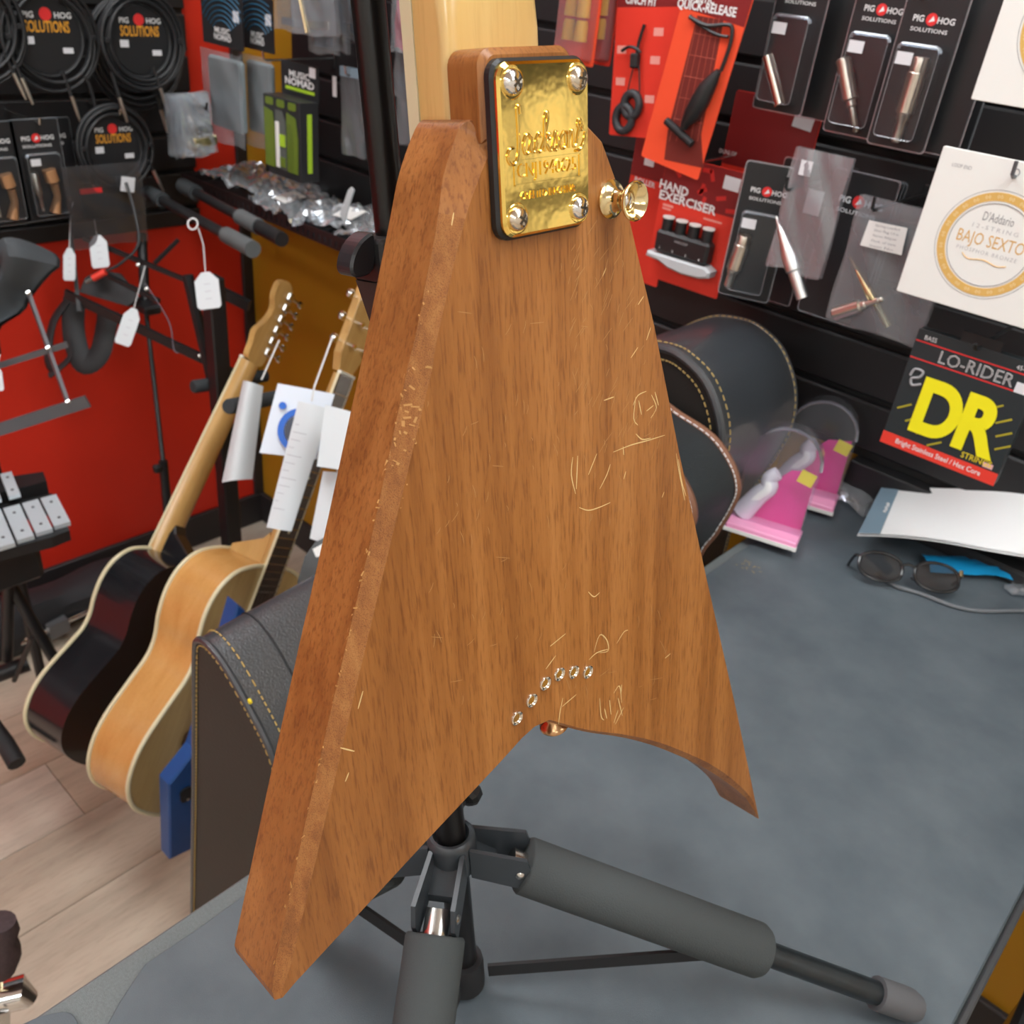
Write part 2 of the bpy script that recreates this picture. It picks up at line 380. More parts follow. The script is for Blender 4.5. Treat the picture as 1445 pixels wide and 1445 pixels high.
solo(MB().prism([(p.x,p.y) for p in [V((q[0],q[1],0)) for q in m2]],ZT-.003,ZT-.0005,ch=.0006),'rubber_mat_offcut',MATM,'small curved rubber mat offcut at the near table corner','mat')
# worn gilt lettering left on the mat
gm=mat('gilt_residue',(.36,.25,.08),.5)
mb=MB(); c=onZ(1059,800,ZT)
for k in range(16):
    a=random.random()*6; p=c+V((random.uniform(-.016,.018),random.uniform(-.012,.012),.0004)); l=random.uniform(.002,.006)
    mb.add([p+V((0,0,0)),p+V((math.cos(a)*l,math.sin(a)*l,0)),p+V((math.cos(a)*l-.0012*math.sin(a),math.sin(a)*l+.0012*math.cos(a),0)),p+V((-.0012*math.sin(a),.0012*math.cos(a),0))],[(0,1,2,3)])
solo(mb,'gilt_flakes',gm,'worn flecks of gilt lettering on the rubber mat','marking',kind='stuff')

# ================================================================== V-SHAPED ELECTRIC GUITAR (seen from the back)
GW=wood('body_wood',(.215,.074,.016),(.335,.130,.031),(.44,.188,.052),scale=(52,2.0,52),rough=.40,bump=.16)
GWORN=wood('body_wood_worn_edge',(.205,.072,.014),(.335,.130,.030),(.44,.20,.056),scale=(150,60,150),rough=.75,bump=.5)
MAPLE=wood('neck_maple',(.58,.36,.12),(.66,.43,.16),(.72,.50,.20),scale=(30,1.2,30),rough=.22,fig=.2,bump=.02,coat=.5)
IVORY=mat('ivory_binding',(.74,.66,.44),.35)
g=thing('electric_guitar','natural brown V-shaped electric guitar seen from the back, hanging on a tripod stand','guitar',GM)
TH=.038
left0=[(-.0275,.0125),(-.032,.009),(-.042,-.007),(-.050,-.027),(-.0695,-.076),(-.0975,-.143),(-.1215,-.198),(-.1505,-.266),(-.176,-.327),(-.1815,-.3405),(-.1815,-.345),(-.1785,-.3465)]
left=[(p.x,p.y) for p in spline([(a,b,0) for a,b in left0[:5]],4)]+left0[5:]
ch0=[.007,.0105,.0095,.0070,.0058]
bot=[(-.171,-.3425),(-.0925,-.3145),(-.040,-.2965),(-.024,-.2905),(-.0145,-.2885),(-.004,-.2905)]
lr=[gpt(x,y,-.004) for x,y in ((820,1030),(879,1040),(930,1055),(985,1079),(1020,1100),(1050,1125))]
bot2=[(p.x,p.y) for p in spline([(-.004,-.2905,0)]+[(p.x,p.y,0) for p in lr]+[(.2300,-.5245,0)],4)][1:]
cb2=[.0015,.002,.003,.004,.0045,.004,.0026,.0003]; cb2=[cb2[i//4]*(1-(i%4)/4)+cb2[min(7,i//4+1)]*(i%4)/4 for i in range(29)][1:]
right=[(.2265,-.512),(.1845,-.388),(.1400,-.264),(.1060,-.167),(.0812,-.090),(.0610,-.036),(.0480,-.012),(.0415,-.0005),(.034,.005),(.0265,.010)]
out=left+bot+bot2+right
chl=[ch0[min(3,i//4)]*(1-(i%4)/4)+ch0[min(4,i//4+1)]*(i%4)/4 for i in range(17)]+[.0058,.0058,.0058,.005,.003,.002,.002]+[.0015]*len(bot)+cb2+[.0006]+[.001]*(len(right)-1)
mb=MB(); mb.prism(out,-TH,0,ch=chl,cmi=0)
# worn strip only on the long left edge
nf=len(mb.f)
n=len(out)
for fi,q in enumerate(mb.f):
    if len(q)==4:
        zs=[mb.v[i].z for i in q]; c=sum((mb.v[i] for i in q),V())/4
        if max(zs)>-.0005 and -.008<min(zs)<-.0045 and c.x<-.038+.42*(c.y+.027): mb.mi[fi]=1
body=mb.build('body',[GW,GWORN],g,smooth=True,angle=22)
lab(body,'scuffed brown mahogany body with worn left edge')
# heel tongue
tq=[(-.0275,.004)]+[(-.0205-.007*math.cos(a*.2618),.0305+.0068*math.sin(a*.2618)) for a in range(7)]+[(.0165+.0085*math.sin(a*.2618),.029+.0085*math.cos(a*.2618)) for a in range(7)]+[(.0265,.004)]
tg=MB().prism(tq,-.020,0,ch=.0026)
tg.build('heel',GW,g,smooth=True,angle=32)
# neck: lofted from square heel to rounded shaft
def neck_sec(v,w,th,rd,nb):
    pts=[]; front=-.040
    for k in range(13):
        a=math.pi*k/12; cx=math.cos(a); sy=math.sin(a)
        ex=2/(rd); x=w/2*math.copysign(abs(cx)**ex,cx); z=front+th*abs(sy)**ex; pts.append((x,v,z))
    return pts
secs=[(.004,.054,.0198,9,0),(.045,.0535,.0198,9,0),(.060,.053,.0198,6,0),(.085,.052,.0185,3.0,0),(.12,.051,.0175,2.3,0),(.38,.0425,.0165,2.2,0),(.40,.043,.016,2.4,0)]
mb=MB(); rows=[neck_sec(*s) for s in secs]; m_=13
for r_ in rows: mb.v+=[V(p) for p in r_]
for i in range(len(rows)-1):
    for j in range(m_): j2=(j+1)%m_; mb.f.append((i*m_+j,i*m_+j2,(i+1)*m_+j2,(i+1)*m_+j)); mb.mi.append(0)
mb.f.append(tuple(range(m_))); mb.f.append(tuple((len(rows)-1)*m_+j for j in range(m_))); mb.mi+=[0,0]
mb.build('neck',MAPLE,g,smooth=True)
MB().prism([(-.027,-.06),(.027,-.06),(.0215,.40),(-.0215,.40)],-.0475,-.0403).build('fretboard',mat('rosewood',(.05,.022,.012),.5),g)
for s in (-1,1):
    MB().add([(s*.0272,-.06,-.0475),(s*.0284,-.06,-.0475),(s*.0229,.40,-.0475),(s*.0217,.40,-.0475),(s*.0272,-.06,-.0403),(s*.0284,-.06,-.0403),(s*.0229,.40,-.0403),(s*.0217,.40,-.0403)],[(0,1,2,3),(4,5,6,7),(0,1,5,4),(1,2,6,5),(2,3,7,6),(3,0,4,7)]).build('binding',IVORY,g)
MB().prism([(-.022,.40),(-.036,.44),(-.026,.56),(.04,.60),(.036,.46),(.022,.40)],-.040,-.026,ch=.001).build('headstock',SOFTBLK,g)
for k in range(6): MB().tube([(-.033+.003*k,.45+.024*k,-.033),(-.05+.003*k,.45+.024*k,-.033),(-.056+.003*k,.45+.024*k,-.033)],[.003,.003,.006],8).build('tuner',CHROME,g)
# strings on the far side
st=MB()
for k in range(6):
    u=(k-2.5)*.0104; u2=(k-2.5)*.0072; MB().tube([(u,-.262,-.050),(u2,.40,-.050)],.00045,5).build('string',STEEL,g)
MB().prism(rrect(.075,.014,.005,4,0,-.262),-.052,-TH).build('bridge',BLACK,g)
# ferrules
for (x,y) in ((729,1013),(750,988),(769,964),(789,951),(809,948),(829,948)):
    p=gpt(x,y); f_=MB().lathe([(.0022,-.004),(.0022,.0001),(.0027,.0007),(.0034,.0011),(.0039,.0008),(.0041,.0001)],T(p.x,p.y,0),20).build('string_ferrule',NICKEL,g,smooth=True)
    MB().lathe([(.0,.00005),(.0022,.00005)],T(p.x,p.y,0),14).build('ferrule_hole',mat('ferrule_dark',(.045,.032,.014),.6),f_)
# neck plate
GOLD=mat('polished_gold',(1.0,.72,.20),.10,1,bump=.10,bscale=55)
MB().prism(rrect(.0535,.0670,.0068,6),.0002,.0042,ch=.0012).build('plate_gasket',BLACK,g)
plate=MB().prism(rrect(.0508,.0643,.0062,7),.0040,.0066,ch=.0011).build('neck_plate',GOLD,g)
lab(plate,'polished gold neck plate')
for sx in (-1,1):
    for sy in (-1,1):
        sc=T(sx*.0182,sy*.0250,0)
        MB().lathe([(.0062,.0066),(.0059,.0069),(.0053,.0068)],sc,24).build('screw_seat',GOLD,plate,smooth=True)
        s_=MB().lathe([(.0049,.0062),(.0048,.0074),(.0042,.0086),(.0032,.0094),(.0020,.0099),(.0,.0101)],sc,22).build('screw',CHROME if sx*sy<0 else mat('nickel_screw',(.78,.70,.58),.2,1),plate,smooth=True)
        ang=random.random()*1.5; Q=sc@MX.Rotation(ang,4,'Z'); cr=MB()
        cr.box(-.0023,-.0005,.0092,.0023,.0005,.01012,Q); cr.box(-.0005,-.0023,.0092,.0005,.0023,.01012,Q); cr.build('screw_slot',mat('slot_dark',(.05,.035,.02),.5),s_)
# embossed script and lines
J=[[(0.95,2.7),(0.85,3.2),(0.6,3.1),(0.62,1.9),(0.6,0.6),(0.35,-.35),(-.2,-.55),(-.55,-.1),(-.35,.45),(.1,.55)],
[(1.95,1.05),(1.5,1.35),(1.12,.75),(1.25,.12),(1.65,.2),(1.98,1.15),(1.92,.35),(2.2,.12),(2.55,.7)],
[(3.0,1.05),(2.75,1.35),(2.42,.8),(2.52,.15),(2.9,.15),(3.3,.8)],
[(3.3,.8),(3.75,2.2),(3.68,2.7),(3.42,2.2),(3.36,.05)],[(3.38,.6),(3.85,1.25),(3.95,.95),(3.5,.7),(3.95,.08),(4.2,.35)],
[(4.2,.35),(4.55,1.35),(4.8,.6),(4.6,.08),(4.3,.15)],[(4.75,.2),(5.1,.9)],
[(5.45,1.25),(5.1,.8),(5.22,.15),(5.62,.3),(5.65,1.0),(5.45,1.25),(5.9,1.15)],
[(5.95,1.3),(6.0,.1)],[(6.0,.7),(6.35,1.3),(6.52,1.05),(6.55,.2),(6.85,.3)],
[(6.85,.3),(7.15,1.2),(7.45,1.75),(7.2,2.0),(7.05,1.6),(7.45,1.25),(7.6,1.6)],[(6.7,-.15),(7.3,-.05),(7.75,.5),(7.9,1.1)]]
js=.0053; em=MB()
for s_ in J:
    pts=spline([((x-3.65)*js,(y-.55)*js*1.05+.0018,.0067) for x,y in s_],6); em.tube(pts,.00062,6)
em.build('embossed_script',GOLD,plate,smooth=True)
text('embossed_serial','CNJ1940625',.0056,T(0,-.0078,.0066),GOLD,plate,bold=-.012,fit=.034,ext=.0006,bev=.0006)
bx=MB()
for a in ((-.0192,-.0125,.0192,-.0119),(-.0192,-.0036,.0192,-.0030),(-.0192,-.0125,-.0186,-.0030),(.0186,-.0125,.0192,-.0030)): bx.box(a[0],a[1],.0065,a[2],a[3],.0070)
bx.build('serial_frame',GOLD,plate)
text('embossed_origin','CRAFTED IN CHINA',.0032,T(0,-.0165,.0066),GOLD,plate,bold=-.004,fit=.0320,ext=.0005,bev=.0005)
# strap buttons
SB=[(.0085,0),(.0085,.0012),(.0060,.0022),(.0044,.0045),(.0042,.0075),(.0050,.0100),(.0074,.0125),(.0086,.0140),(.0087,.0150),(.0080,.0154),(.0066,.0145),(.0046,.0105),(.0040,.0095)]
BR=mat('pale_gold_metal',(.86,.72,.42),.16,1)
p=gpt(861,281)
sb=MB().lathe([(r,z) for r,z in SB],T(p.x,p.y,0),26).build('strap_button',BR,g,smooth=True)
MB().lathe([(.0041,.0094),(.0036,.0108),(.0018,.0118),(0,.012)],T(p.x,p.y,0),16).build('screw',CHROME,sb,smooth=True)
Q=frame(V((.004,-.2925,-.019)),V((1,0,0)),V((0,0,1)))
sb=MB().lathe(SB,frame(V((.017,-.301,-.019)),V((1,.25,0)),V((0,0,1)),V((.12,-1,0))),22).build('strap_button',mat('bronze_metal',(.55,.32,.16),.25,1),g,smooth=True)
# scratches and dents in the finish
SCR=mat('bare_scratch',(.72,.50,.22),.6)
SCD=mat('faint_scratch',(.46,.24,.085),.6)
def inside(p,m=.004):
    c=False; n=len(out)
    for i in range(n):
        (x1,y1),(x2,y2)=out[i],out[i-1]
        if (y1>p.y)!=(y2>p.y) and p.x<(x2-x1)*(p.y-y1)/(y2-y1)+x1: c=not c
    return c
def scratches(lines,wd,m,name):
    mb=MB()
    for ln in lines:
        if name=='scratch': mb=MB()
        P=[gpt(*q) for q in ln]; P=spline([(p.x,p.y,.00012) for p in P],4); n=len(P); k=len(mb.v)
        for i,p in enumerate(P):
            t=(P[min(i+1,n-1)]-P[max(i-1,0)]).normalized(); o=V((-t.y,t.x,0))*wd*(.35+.65*math.sin(math.pi*(i+.5)/n)); mb.v+=[p-o,p+o]
            if i: mb.f.append((k+2*i-2,k+2*i,k+2*i+1,k+2*i-1)); mb.mi.append(0)
        if name=='scratch': o=mb.build(name,m,g)
    if name!='scratch': o=mb.build(name,m,g)
    return o
A=[[(817,716),(830,720),(845,716),(861,709)],[(893,572),(900,558),(912,552)],[(897,560),(894,590),(900,600)],[(919,557),(926,575),(918,590)],[(924,553),(929,572)],[(901,565),(905,585)],[(912,580),(922,572)],
[(808,645),(806,670),(812,697)],[(815,643),(813,690)],[(846,690),(856,670),(861,655)],[(865,638),(890,628),(912,622),(938,614)],[(879,630),(880,642)],[(897,612),(906,620),(918,618)],[(883,665),(880,676)],
[(954,640),(958,665),(963,690),(966,706)],[(957,648),(962,680),(968,700)],[(937,694),(934,702)],
[(838,920),(846,896),(856,903),(858,918),(846,921)],[(831,931),(842,921),(858,916)],[(870,908),(880,892),(886,889)],
[(769,1022),(778,1010),(792,990),(797,980)],[(788,1022),(790,1005),(794,985)],[(793,997),(813,980)],[(776,912),(798,894)],[(770,944),(784,925)],[(846,985),(848,1010),(852,1016)],[(853,1000),(856,1014)],[(860,988),(862,1008)],[(866,978),(874,968),(877,992)],[(872,985),(878,1010)],[(868,1022),(880,998)],[(877,966),(876,980)],[(866,1020),(872,1002)],
[(938,929),(946,922)],[(505,1000),(512,975)],[(487,1103),(492,1090)],[(480,1055),(500,1060)],[(850,390),(855,378)],[(905,400),(915,375),(922,360)],[(900,430),(908,418)],[(890,505),(900,490)],[(912,480),(918,462)],[(852,565),(866,560)],[(830,670),(842,640)],[(830,835),(838,842),(846,836)],[(640,300),(637,318)]]
A=[l for l in A if all(inside(gpt(*q)) for q in l)]
scratches(A,.00034,SCR,'scratch')
random.seed(3); B=[]
for k in range(110):
    x=random.uniform(600,960); y=random.uniform(360,1000); u=(x-600)/360
    if x>930+ (y-460)*.18 or x<600-(y-430)*.2: continue
    a=random.uniform(-.5,.5)+(1.5 if random.random()<.75 else .3); l=random.uniform(5,22); B.append([(x,y),(x+math.cos(a)*l*.5+1,y-math.sin(a)*l*.5),(x+math.cos(a)*l,y-math.sin(a)*l)])
for k in range(70):
    x=random.uniform(800,930); y=random.uniform(330,640)
    if x>900+(y-330)*.17: continue
    a=random.uniform(.9,1.35); l=random.uniform(8,28); B.append([(x,y),(x+math.cos(a)*l,y-math.sin(a)*l)])
B=[l for l in B if all(inside(gpt(x+dx,y)) for x,y in l for dx in (-14,12))]
lab(scratches(B,.00016,SCD,'hairline_scratches'),'fine hairline scratches')['kind']='stuff'
# chips along the worn edge
C=[]
for k in range(170):
    t=random.random(); x=616+(395-616)*t+random.uniform(-15,13); y=400+(1375-400)*t; a=random.uniform(-1.2,1.9); l=random.uniform(2,9); C.append([(x,y),(x+math.cos(a)*l,y+math.sin(a)*l)])
mb=MB()
for ln in C:
    P=[gpt(*q,-.0025) for q in ln]
    t=(P[1]-P[0]).normalized() if (P[1]-P[0]).length>0 else V((1,0,0)); o=V((-t.y,t.x,0))*random.uniform(.0002,.0005)
    def zz(p):   # height of the worn chamfer at this spot
        e=min(((abs((p.x-a[0])*(b[1]-a[1])-(p.y-a[1])*(b[0]-a[0]))/math.hypot(b[0]-a[0],b[1]-a[1])) for a,b in zip(left0[2:8],left0[3:9])),default=1)
        return -max(0,.0058-e)+.0002
    k=len(mb.v); mb.v+=[V((q.x,q.y,zz(q))) for q in (P[0]-o,P[1]-o,P[1]+o,P[0]+o)]; mb.f.append((k,k+1,k+2,k+3)); mb.mi.append(0)
oc=mb.build('edge_chips',mat('chip_wood',(.50,.25,.075),.7),g); oc['kind']='stuff'; lab(oc,'small pale chips on the worn edge')

# ================================================================== TRIPOD GUITAR STAND
PU,PN=-.002,-.103
def gl(u,v,n=0): return GM@V((u,v,n))
HV=-.455
hub=gl(PU,HV,PN); SMx=frame(hub,GU,GN,None)
# stand frame: z along the pole
SMx=frame(hub,GU,-GN,GV)
SI=SMx.inverted()
sd=thing('guitar_stand','black tripod guitar stand with grey foam-padded legs on the rubber mat','guitar stand',SMx)
POLE=mat('stand_black_tube',(.010,.009,.009),.28,.2)
HUBM=mat('stand_hub_plastic',(.040,.046,.052),.38)
MB().tube([(0,0,-.145),(0,0,.405)],.0102,20).build('lower_tube',POLE,sd,smooth=True)
MB().tube([(0,0,.38),(0,0,.95)],.0080,20).build('upper_tube',POLE,sd,smooth=True)
hb=MB(); hb.lathe([(.0104,-.018),(.0160,-.018),(.0172,-.012),(.0172,.006),(.0165,.010),(.0150,.0115),(.0128,.0115),(.0120,.008),(.0104,.006)],None,28)
hubo=hb.build('hub_collar',HUBM,sd,smooth=True)
slid=-.128
sl=MB().lathe([(.0104,-.014),(.0145,-.014),(.015,-.010),(.015,.010),(.0145,.014),(.0104,.014)],T(0,0,slid),20).build('strut_collar',SOFTBLK,sd,smooth=True)
# locking knob on the hub
kq=axisM((.012,.006,.022),(.040,.016,.030))
kn=MB().lathe([(.004,-.004),(.004,.006),(.009,.008),(.0115,.011),(.0115,.017),(.010,.019),(0,.0195)],kq,12).build('locking_knob',BLACK,sd)
feet=[onZ(1288,1420,ZT+.0125),onZ(548,1820,ZT+.0125),onZ(405,1290,ZT+.0125)]
for i,F in enumerate(feet):
    fl_=SI@F; h=V((fl_.x,fl_.y,0)).normalized(); side=V((-h.y,h.x,0))
    pv=h*.046+V((0,0,-.012))
    # two cheek plates
    for s in (-1,1):
        ck=MB(); a0=h*.013+side*s*.0095; a1=h*.052+side*s*.0118; t_=side*s*.0032
        pts=[a0+V((0,0,.006)),a0+V((0,0,-.018)),a1+V((0,0,-.030)),a1+h*.004+V((0,0,-.018)),a1+V((0,0,-.003))]
        v=pts+[p+t_ for p in pts]; n5=5
        ck.add(v,[(0,1,2,3,4),(9,8,7,6,5)]+[(k,(k+1)%5,5+(k+1)%5,5+k) for k in range(5)]); ck.build('leg_bracket',HUBM,sd)
        MB().lathe([(0,.0012),(.002,.001),(.0034,0),(.0034,-.002)],frame(h*.047+side*s*.0150+V((0,0,-.016)),h,V((0,0,1)),side*s),12).build('rivet',STEEL,sd,smooth=True)
    wb=MB(); b0=h*.013
    wb.add([b0+side*s*.0095+V((0,0,z)) for s in (-1,1) for z in (-.016,-.004)]+[h*.03+side*s*.0105+V((0,0,z)) for s in (-1,1) for z in (-.022,-.016)],[(0,1,3,2),(4,6,7,5),(0,4,5,1),(2,3,7,6),(1,5,7,3),(0,2,6,4)]); wb.build('bracket_web',HUBM,sd)
    pv=h*.040+V((0,0,-.016)); d=(fl_-pv); L=d.length; d.normalize()
    MB().tube([pv,pv+d*.06],.0088,16).build('leg_sleeve',STEEL,sd,smooth=True)
    MB().tube([pv+d*.05,fl_],.0092,16).build('leg_tube',mat('leg_tube_paint',(.020,.025,.028),.35,.2,noise=.4,nscale=80),sd,smooth=True)
    f0,f1=(.010,L*.60) if i==0 else (.016,L*.62)
    rr=.0200
    MB().tube([pv+d*(f0),pv+d*(f0+.002),pv+d*(f1-.004),pv+d*f1],[rr*.93,rr,rr,rr*.9],26).build('foam_grip',FOAM,sd,smooth=True,angle=60)
    MB().tube([pv+d*(L-.035),pv+d*(L-.004),pv+d*(L+.004)],[.0128,.0128,.010],16).build('rubber_foot',mat('foot_rubber',(.085,.085,.09),.7),sd,smooth=True)
    # flat strut
    e=pv+d*(f1+.008) if i<2 else pv+d*(L*.62); c0=h*.018+V((0,0,slid)); dirn=(e-c0).normalized(); upv=side.cross(dirn).normalized()
    stt=MB(); q0,q1=c0,e-upv*.006
    v=[]
    for p in (q0,q1):
        for a in (-1,1):
            for b in (-1,1): v.append(p+upv*a*.0055+side*b*.0014)
    stt.add(v,[(0,1,3,2),(4,6,7,5),(0,4,5,1),(2,3,7,6),(1,5,7,3),(0,2,6,4)]); s_=stt.build('strut',SOFTBLK,sd)
    MB().lathe([(0,.003),(.003,.002),(.004,-.003)],frame(q1,dirn,upv,side if i==0 else -side),10).build('strut_rivet',STEEL,s_,smooth=True)
# height clamp up behind the neck joint
zc=.395
zc=.397
cb=MB(); cb.box(-.0165,-.013,zc-.006,.0125,.014,zc+.0165,b=.002); cb.prism([(-.0165,0),(.0125,0),(.011,-.034),(-.009,-.030)],-.012,.013,frame(V((0,0,zc-.005)),V((1,0,0)),V((0,0,1))),ch=.002)
cl=cb.build('height_clamp',BLACK,sd)
lv=MB(); Q=frame(V((-.015,0,zc+.010)),V((1,0,0)),V((0,0,1)))@MX.Scale(.62,4)
lv.prism(spline([(0,.014,0),(-.012,.012,0),(-.022,.002,0),(-.026,-.010,0),(-.020,-.016,0),(-.004,-.012,0)],4,True),-.008,.012,Q,ch=.002)
lv.build('clamp_lever',mat('lever_plastic',(.022,.024,.028),.35),sd)
# neck yoke above the frame
yk=MB(); yk.tube([(0,0,.93),(0,-.02,.955),(0,-.05,.965)],.008,10); yk.tube([(-.045,-.10,.985),(-.042,-.06,.968),(0,-.048,.963),(.042,-.06,.968),(.045,-.10,.985)],.008,10); yk.build('neck_yoke',BLACK,sd,smooth=True)

# ================================================================== ACCESSORIES ON THE YELLOW WALL
def lp(M,x,y):                                       # photo point on the plane of a thing -> its local x,y
    o=M.translation; n=V((M[0][2],M[1][2],M[2][2])); return M.inverted()@onP(x,y,o,n)
def tpx(name,s,M,a,b,h,m,parent,z=.0012,bold=0,shear=0,res=2,space=1):
    A=lp(M,*a); B=lp(M,*b); c=(A+B)/2; d=B-A; Q=T(c.x,c.y,z)@MX.Rotation(math.atan2(d.y,d.x),4,'Z')
    return text(name,s,h,Q,m,parent,bold=bold,shear=shear,fit=math.hypot(d.x,d.y),ext=0,res=res,space=space)
def rect(name,m,parent,x0,y0,x1,y1,z=.0010,t=.0004,r=0,rot=0):
    cx,cy=(x0+x1)/2,(y0+y1)/2; w_,h_=abs(x1-x0),abs(y1-y0); Q=T(cx,cy,0)@MX.Rotation(rot,4,'Z')
    if r: return MB().prism(rrect(w_,h_,r,4),z-t,z,Q).build(name,m,parent)
    return MB().box(-w_/2,-h_/2,z-t,w_/2,h_/2,z,Q).build(name,m,parent)
def sticker(parent,cx,cy,w_=.014,h_=.010,z=.0016,rot=0):
    o=rect('price_sticker',STICK,parent,cx-w_/2,cy-h_/2,cx+w_/2,cy+h_/2,z,rot=rot); return o
def peg(x,z,y1,label,y0=None,tip=.012,m=None):
    y0=PF if y0 is None else y0
    pts=[(x,y0,z),(x,y1+.006,z-.004),(x,y1,z-.001),(x,y1-.002,z+tip)]
    t=thing('display_hook',label,'hook',V((x,y0,z)),'display hooks on the slat panels')
    MB().tube(pts,.0021,8).build('prong',STEEL if m is None else m,t,smooth=True,world=True); MB().box(x-.008,y0-.004,z-.02,x+.008,y0,z+.01,b=.001).build('back_plate',BLACK,t,world=True)
    return t
def blister(parent,x0,y0,x1,y1,dz,r=.006,z=.0008,m=None):
    w_,h_=x1-x0,y1-y0; cx,cy=(x0+x1)/2,(y0+y1)/2; mb=MB()
    loops=[(rrect(w_,h_,r,5,cx,cy),z),(rrect(w_*.97,h_*.98,r,5,cx,cy),z+dz*.6),(rrect(w_*.90,h_*.95,r*.9,5,cx,cy),z+dz)]
    n=len(loops[0][0])
    for pts,zz in loops: mb.v+=[V((a,b,zz)) for a,b in pts]
    for k in range(2):
        for i in range(n): j=(i+1)%n; mb.f.append((k*n+i,k*n+j,(k+1)*n+j,(k+1)*n+i)); mb.mi.append(0)
    mb.f.append(tuple(range(2*n,3*n))); mb.mi.append(0)
    o=mb.build('blister',m or CLEAR,parent,smooth=True,angle=50)
    if m is None:
        MB().tube([(a,b,z+dz) for a,b in loops[2][0]],.0005,5,closed=True).build('edge_glint',EDGE,o,smooth=True)  # this tube and the bead below imitate bright glints along the blister's top
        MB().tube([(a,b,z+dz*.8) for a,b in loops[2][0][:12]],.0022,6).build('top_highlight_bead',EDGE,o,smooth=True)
    return o
ADAPT={'barrel':[(.0055,0),(.0065,.001),(.0065,.052),(.0055,.053),(.0,.053)],
 'jack':[(.002,0),(.0032,.003),(.0022,.006),(.0034,.008),(.0034,.028),(.0048,.030),(.0048,.036),(.0074,.038),(.0074,.082),(.0060,.084),(0,.084)],
 'xlr':[(.004,0),(.0055,.002),(.0055,.022),(.0070,.025),(.0072,.029),(.0092,.032),(.0092,.072),(.0085,.073),(.0085,.086),(.0078,.088),(.0078,.080),(.0,.080)],
 'pin':[(.0008,0),(.0016,.006),(.0022,.012),(.0034,.020),(.0040,.028),(.0062,.046),(.0062,.062),(.0050,.064),(.0050,.095),(0,.095)]}
def adapter(parent,kind,x0,y0,x1,y1,z,m=NICKEL,s=1,name='plug_adapter'):
    a=V((x0,y0,z)); b=V((x1,y1,z)); L=(b-a).length; pr=ADAPT[kind]; k=L/pr[-1][1]
    return MB().lathe([(r*s,zz*k) for r,zz in pr],axisM(a,b),16).build(name,m,parent,smooth=True,angle=35)
def pighog(name,M,w_,h_,label,content=None,group='adapter blister packs on the slat panels',logo=True,lightcard=False):
    t=thing(name,label,'blister pack',M,group)
    MB().prism(rrect(w_,h_,.004,3,w_/2,h_/2),-.0006,.0006).build('backing_card',CARDBLK,t)
    MB().prism(rrect(w_+.004,h_+.004,.005,3,w_/2,h_/2),-.0012,-.0007).build('plastic_rim',EDGE,t)  # plastic rim made pale and hazy to imitate its bright highlight lines
    if logo:
        ly=h_-.034; s=w_/.066
        text('logo_left','PIG',.0062*s,T(w_*.27,ly,.0009),TXTW,t,bold=.02,ext=0); MB().prism(circ(.0062*s,18,w_*.49,ly),.0006,.0010).build('logo_disc',TXTR,t)
        text('logo_right','HOG',.0062*s,T(w_*.73,ly,.0009),TXTW,t,bold=.02,ext=0)
        MB().prism([(w_*.49-.003*s,ly-.003*s),(w_*.49+.0035*s,ly-.001*s),(w_*.49+.001*s,ly+.0035*s)],.0010,.0012).build('logo_mark',TXTW,t)
        text('logo_line','SOLUTIONS',.0040*s,T(w_*.49,ly-.0105*s,.0009),TXTW,t,bold=.01,fit=w_*.62,ext=0)
    if content:
        blister(t,w_*.12,h_*.05,w_*.90,h_-.058,.017)
        sticker(t,w_*.32,h_-.075,.019,.013,.0186,.0)
        content(t)
    return t
# --- upper row of adapter packs
PB=.205; PY=1.20
def Mb(x,y,Y,tilt=0): return FW(onY(x,y,Y),tilt)
PW=.069
def pxad(t,kind,a,b,m,s,z=.010):
    M=FRM[t]; A=lp(M,*a); B=lp(M,*b); return adapter(t,kind,A.x,A.y,B.x,B.y,z,m,s)
SATIN=mat('satin_nickel',(.74,.68,.60),.30,1); SILV=mat('satin_silver',(.85,.85,.84),.32,1)
def cA(t): pxad(t,'barrel',(1107,148),(1089,78),NICKEL,1.35)
def cB(t): pxad(t,'jack',(1213,186),(1195,82),SATIN,1.22)
def cC(t): pxad(t,'xlr',(1268,200),(1302,92),SATIN,1.12)
pk=[((1063,150),PY,cA,'short silver barrel adapter'),((1162,182),PY,cB,'slanted silver jack plug'),((1224,200),PY-.02,cC,'long silver socket adapter')]
for (q,Y,c,d),lq in zip(pk,((1122,-12),(1232,12),(1318,28))): pighog('adapter_pack',Mb(*q,Y),PW,lp(Mb(*q,Y),*lq).y+.034,'black carded blister pack holding a '+d+', upper row',c)
for i,(q,Y) in enumerate([((1128,163),PY+.03),((1140,160),PY+.05)]): pighog('adapter_pack',Mb(*q,Y),PW*.6,.215,['first','second'][i]+' pack of the stack hung right behind the short barrel adapter pack',None,'spare adapter packs',False)
for i,(q,Y) in enumerate([((1290,210),PY+.0),((1305,207),PY+.03)]): pighog('adapter_pack',Mb(*q,Y),PW*.72,.215,['first','rearmost'][i]+' spare pack behind the long silver socket adapter pack',None,'spare adapter packs',False)
for x,y,Y,l in ((1108,-20,PY-.01,'hook of the short barrel adapter packs'),(1205,-12,PY-.01,'hook of the slanted jack plug pack'),(1300,-8,PY-.03,'hook of the long socket adapter packs')):
    p=onY(x,y,Y); peg(p.x,p.z,Y,l)
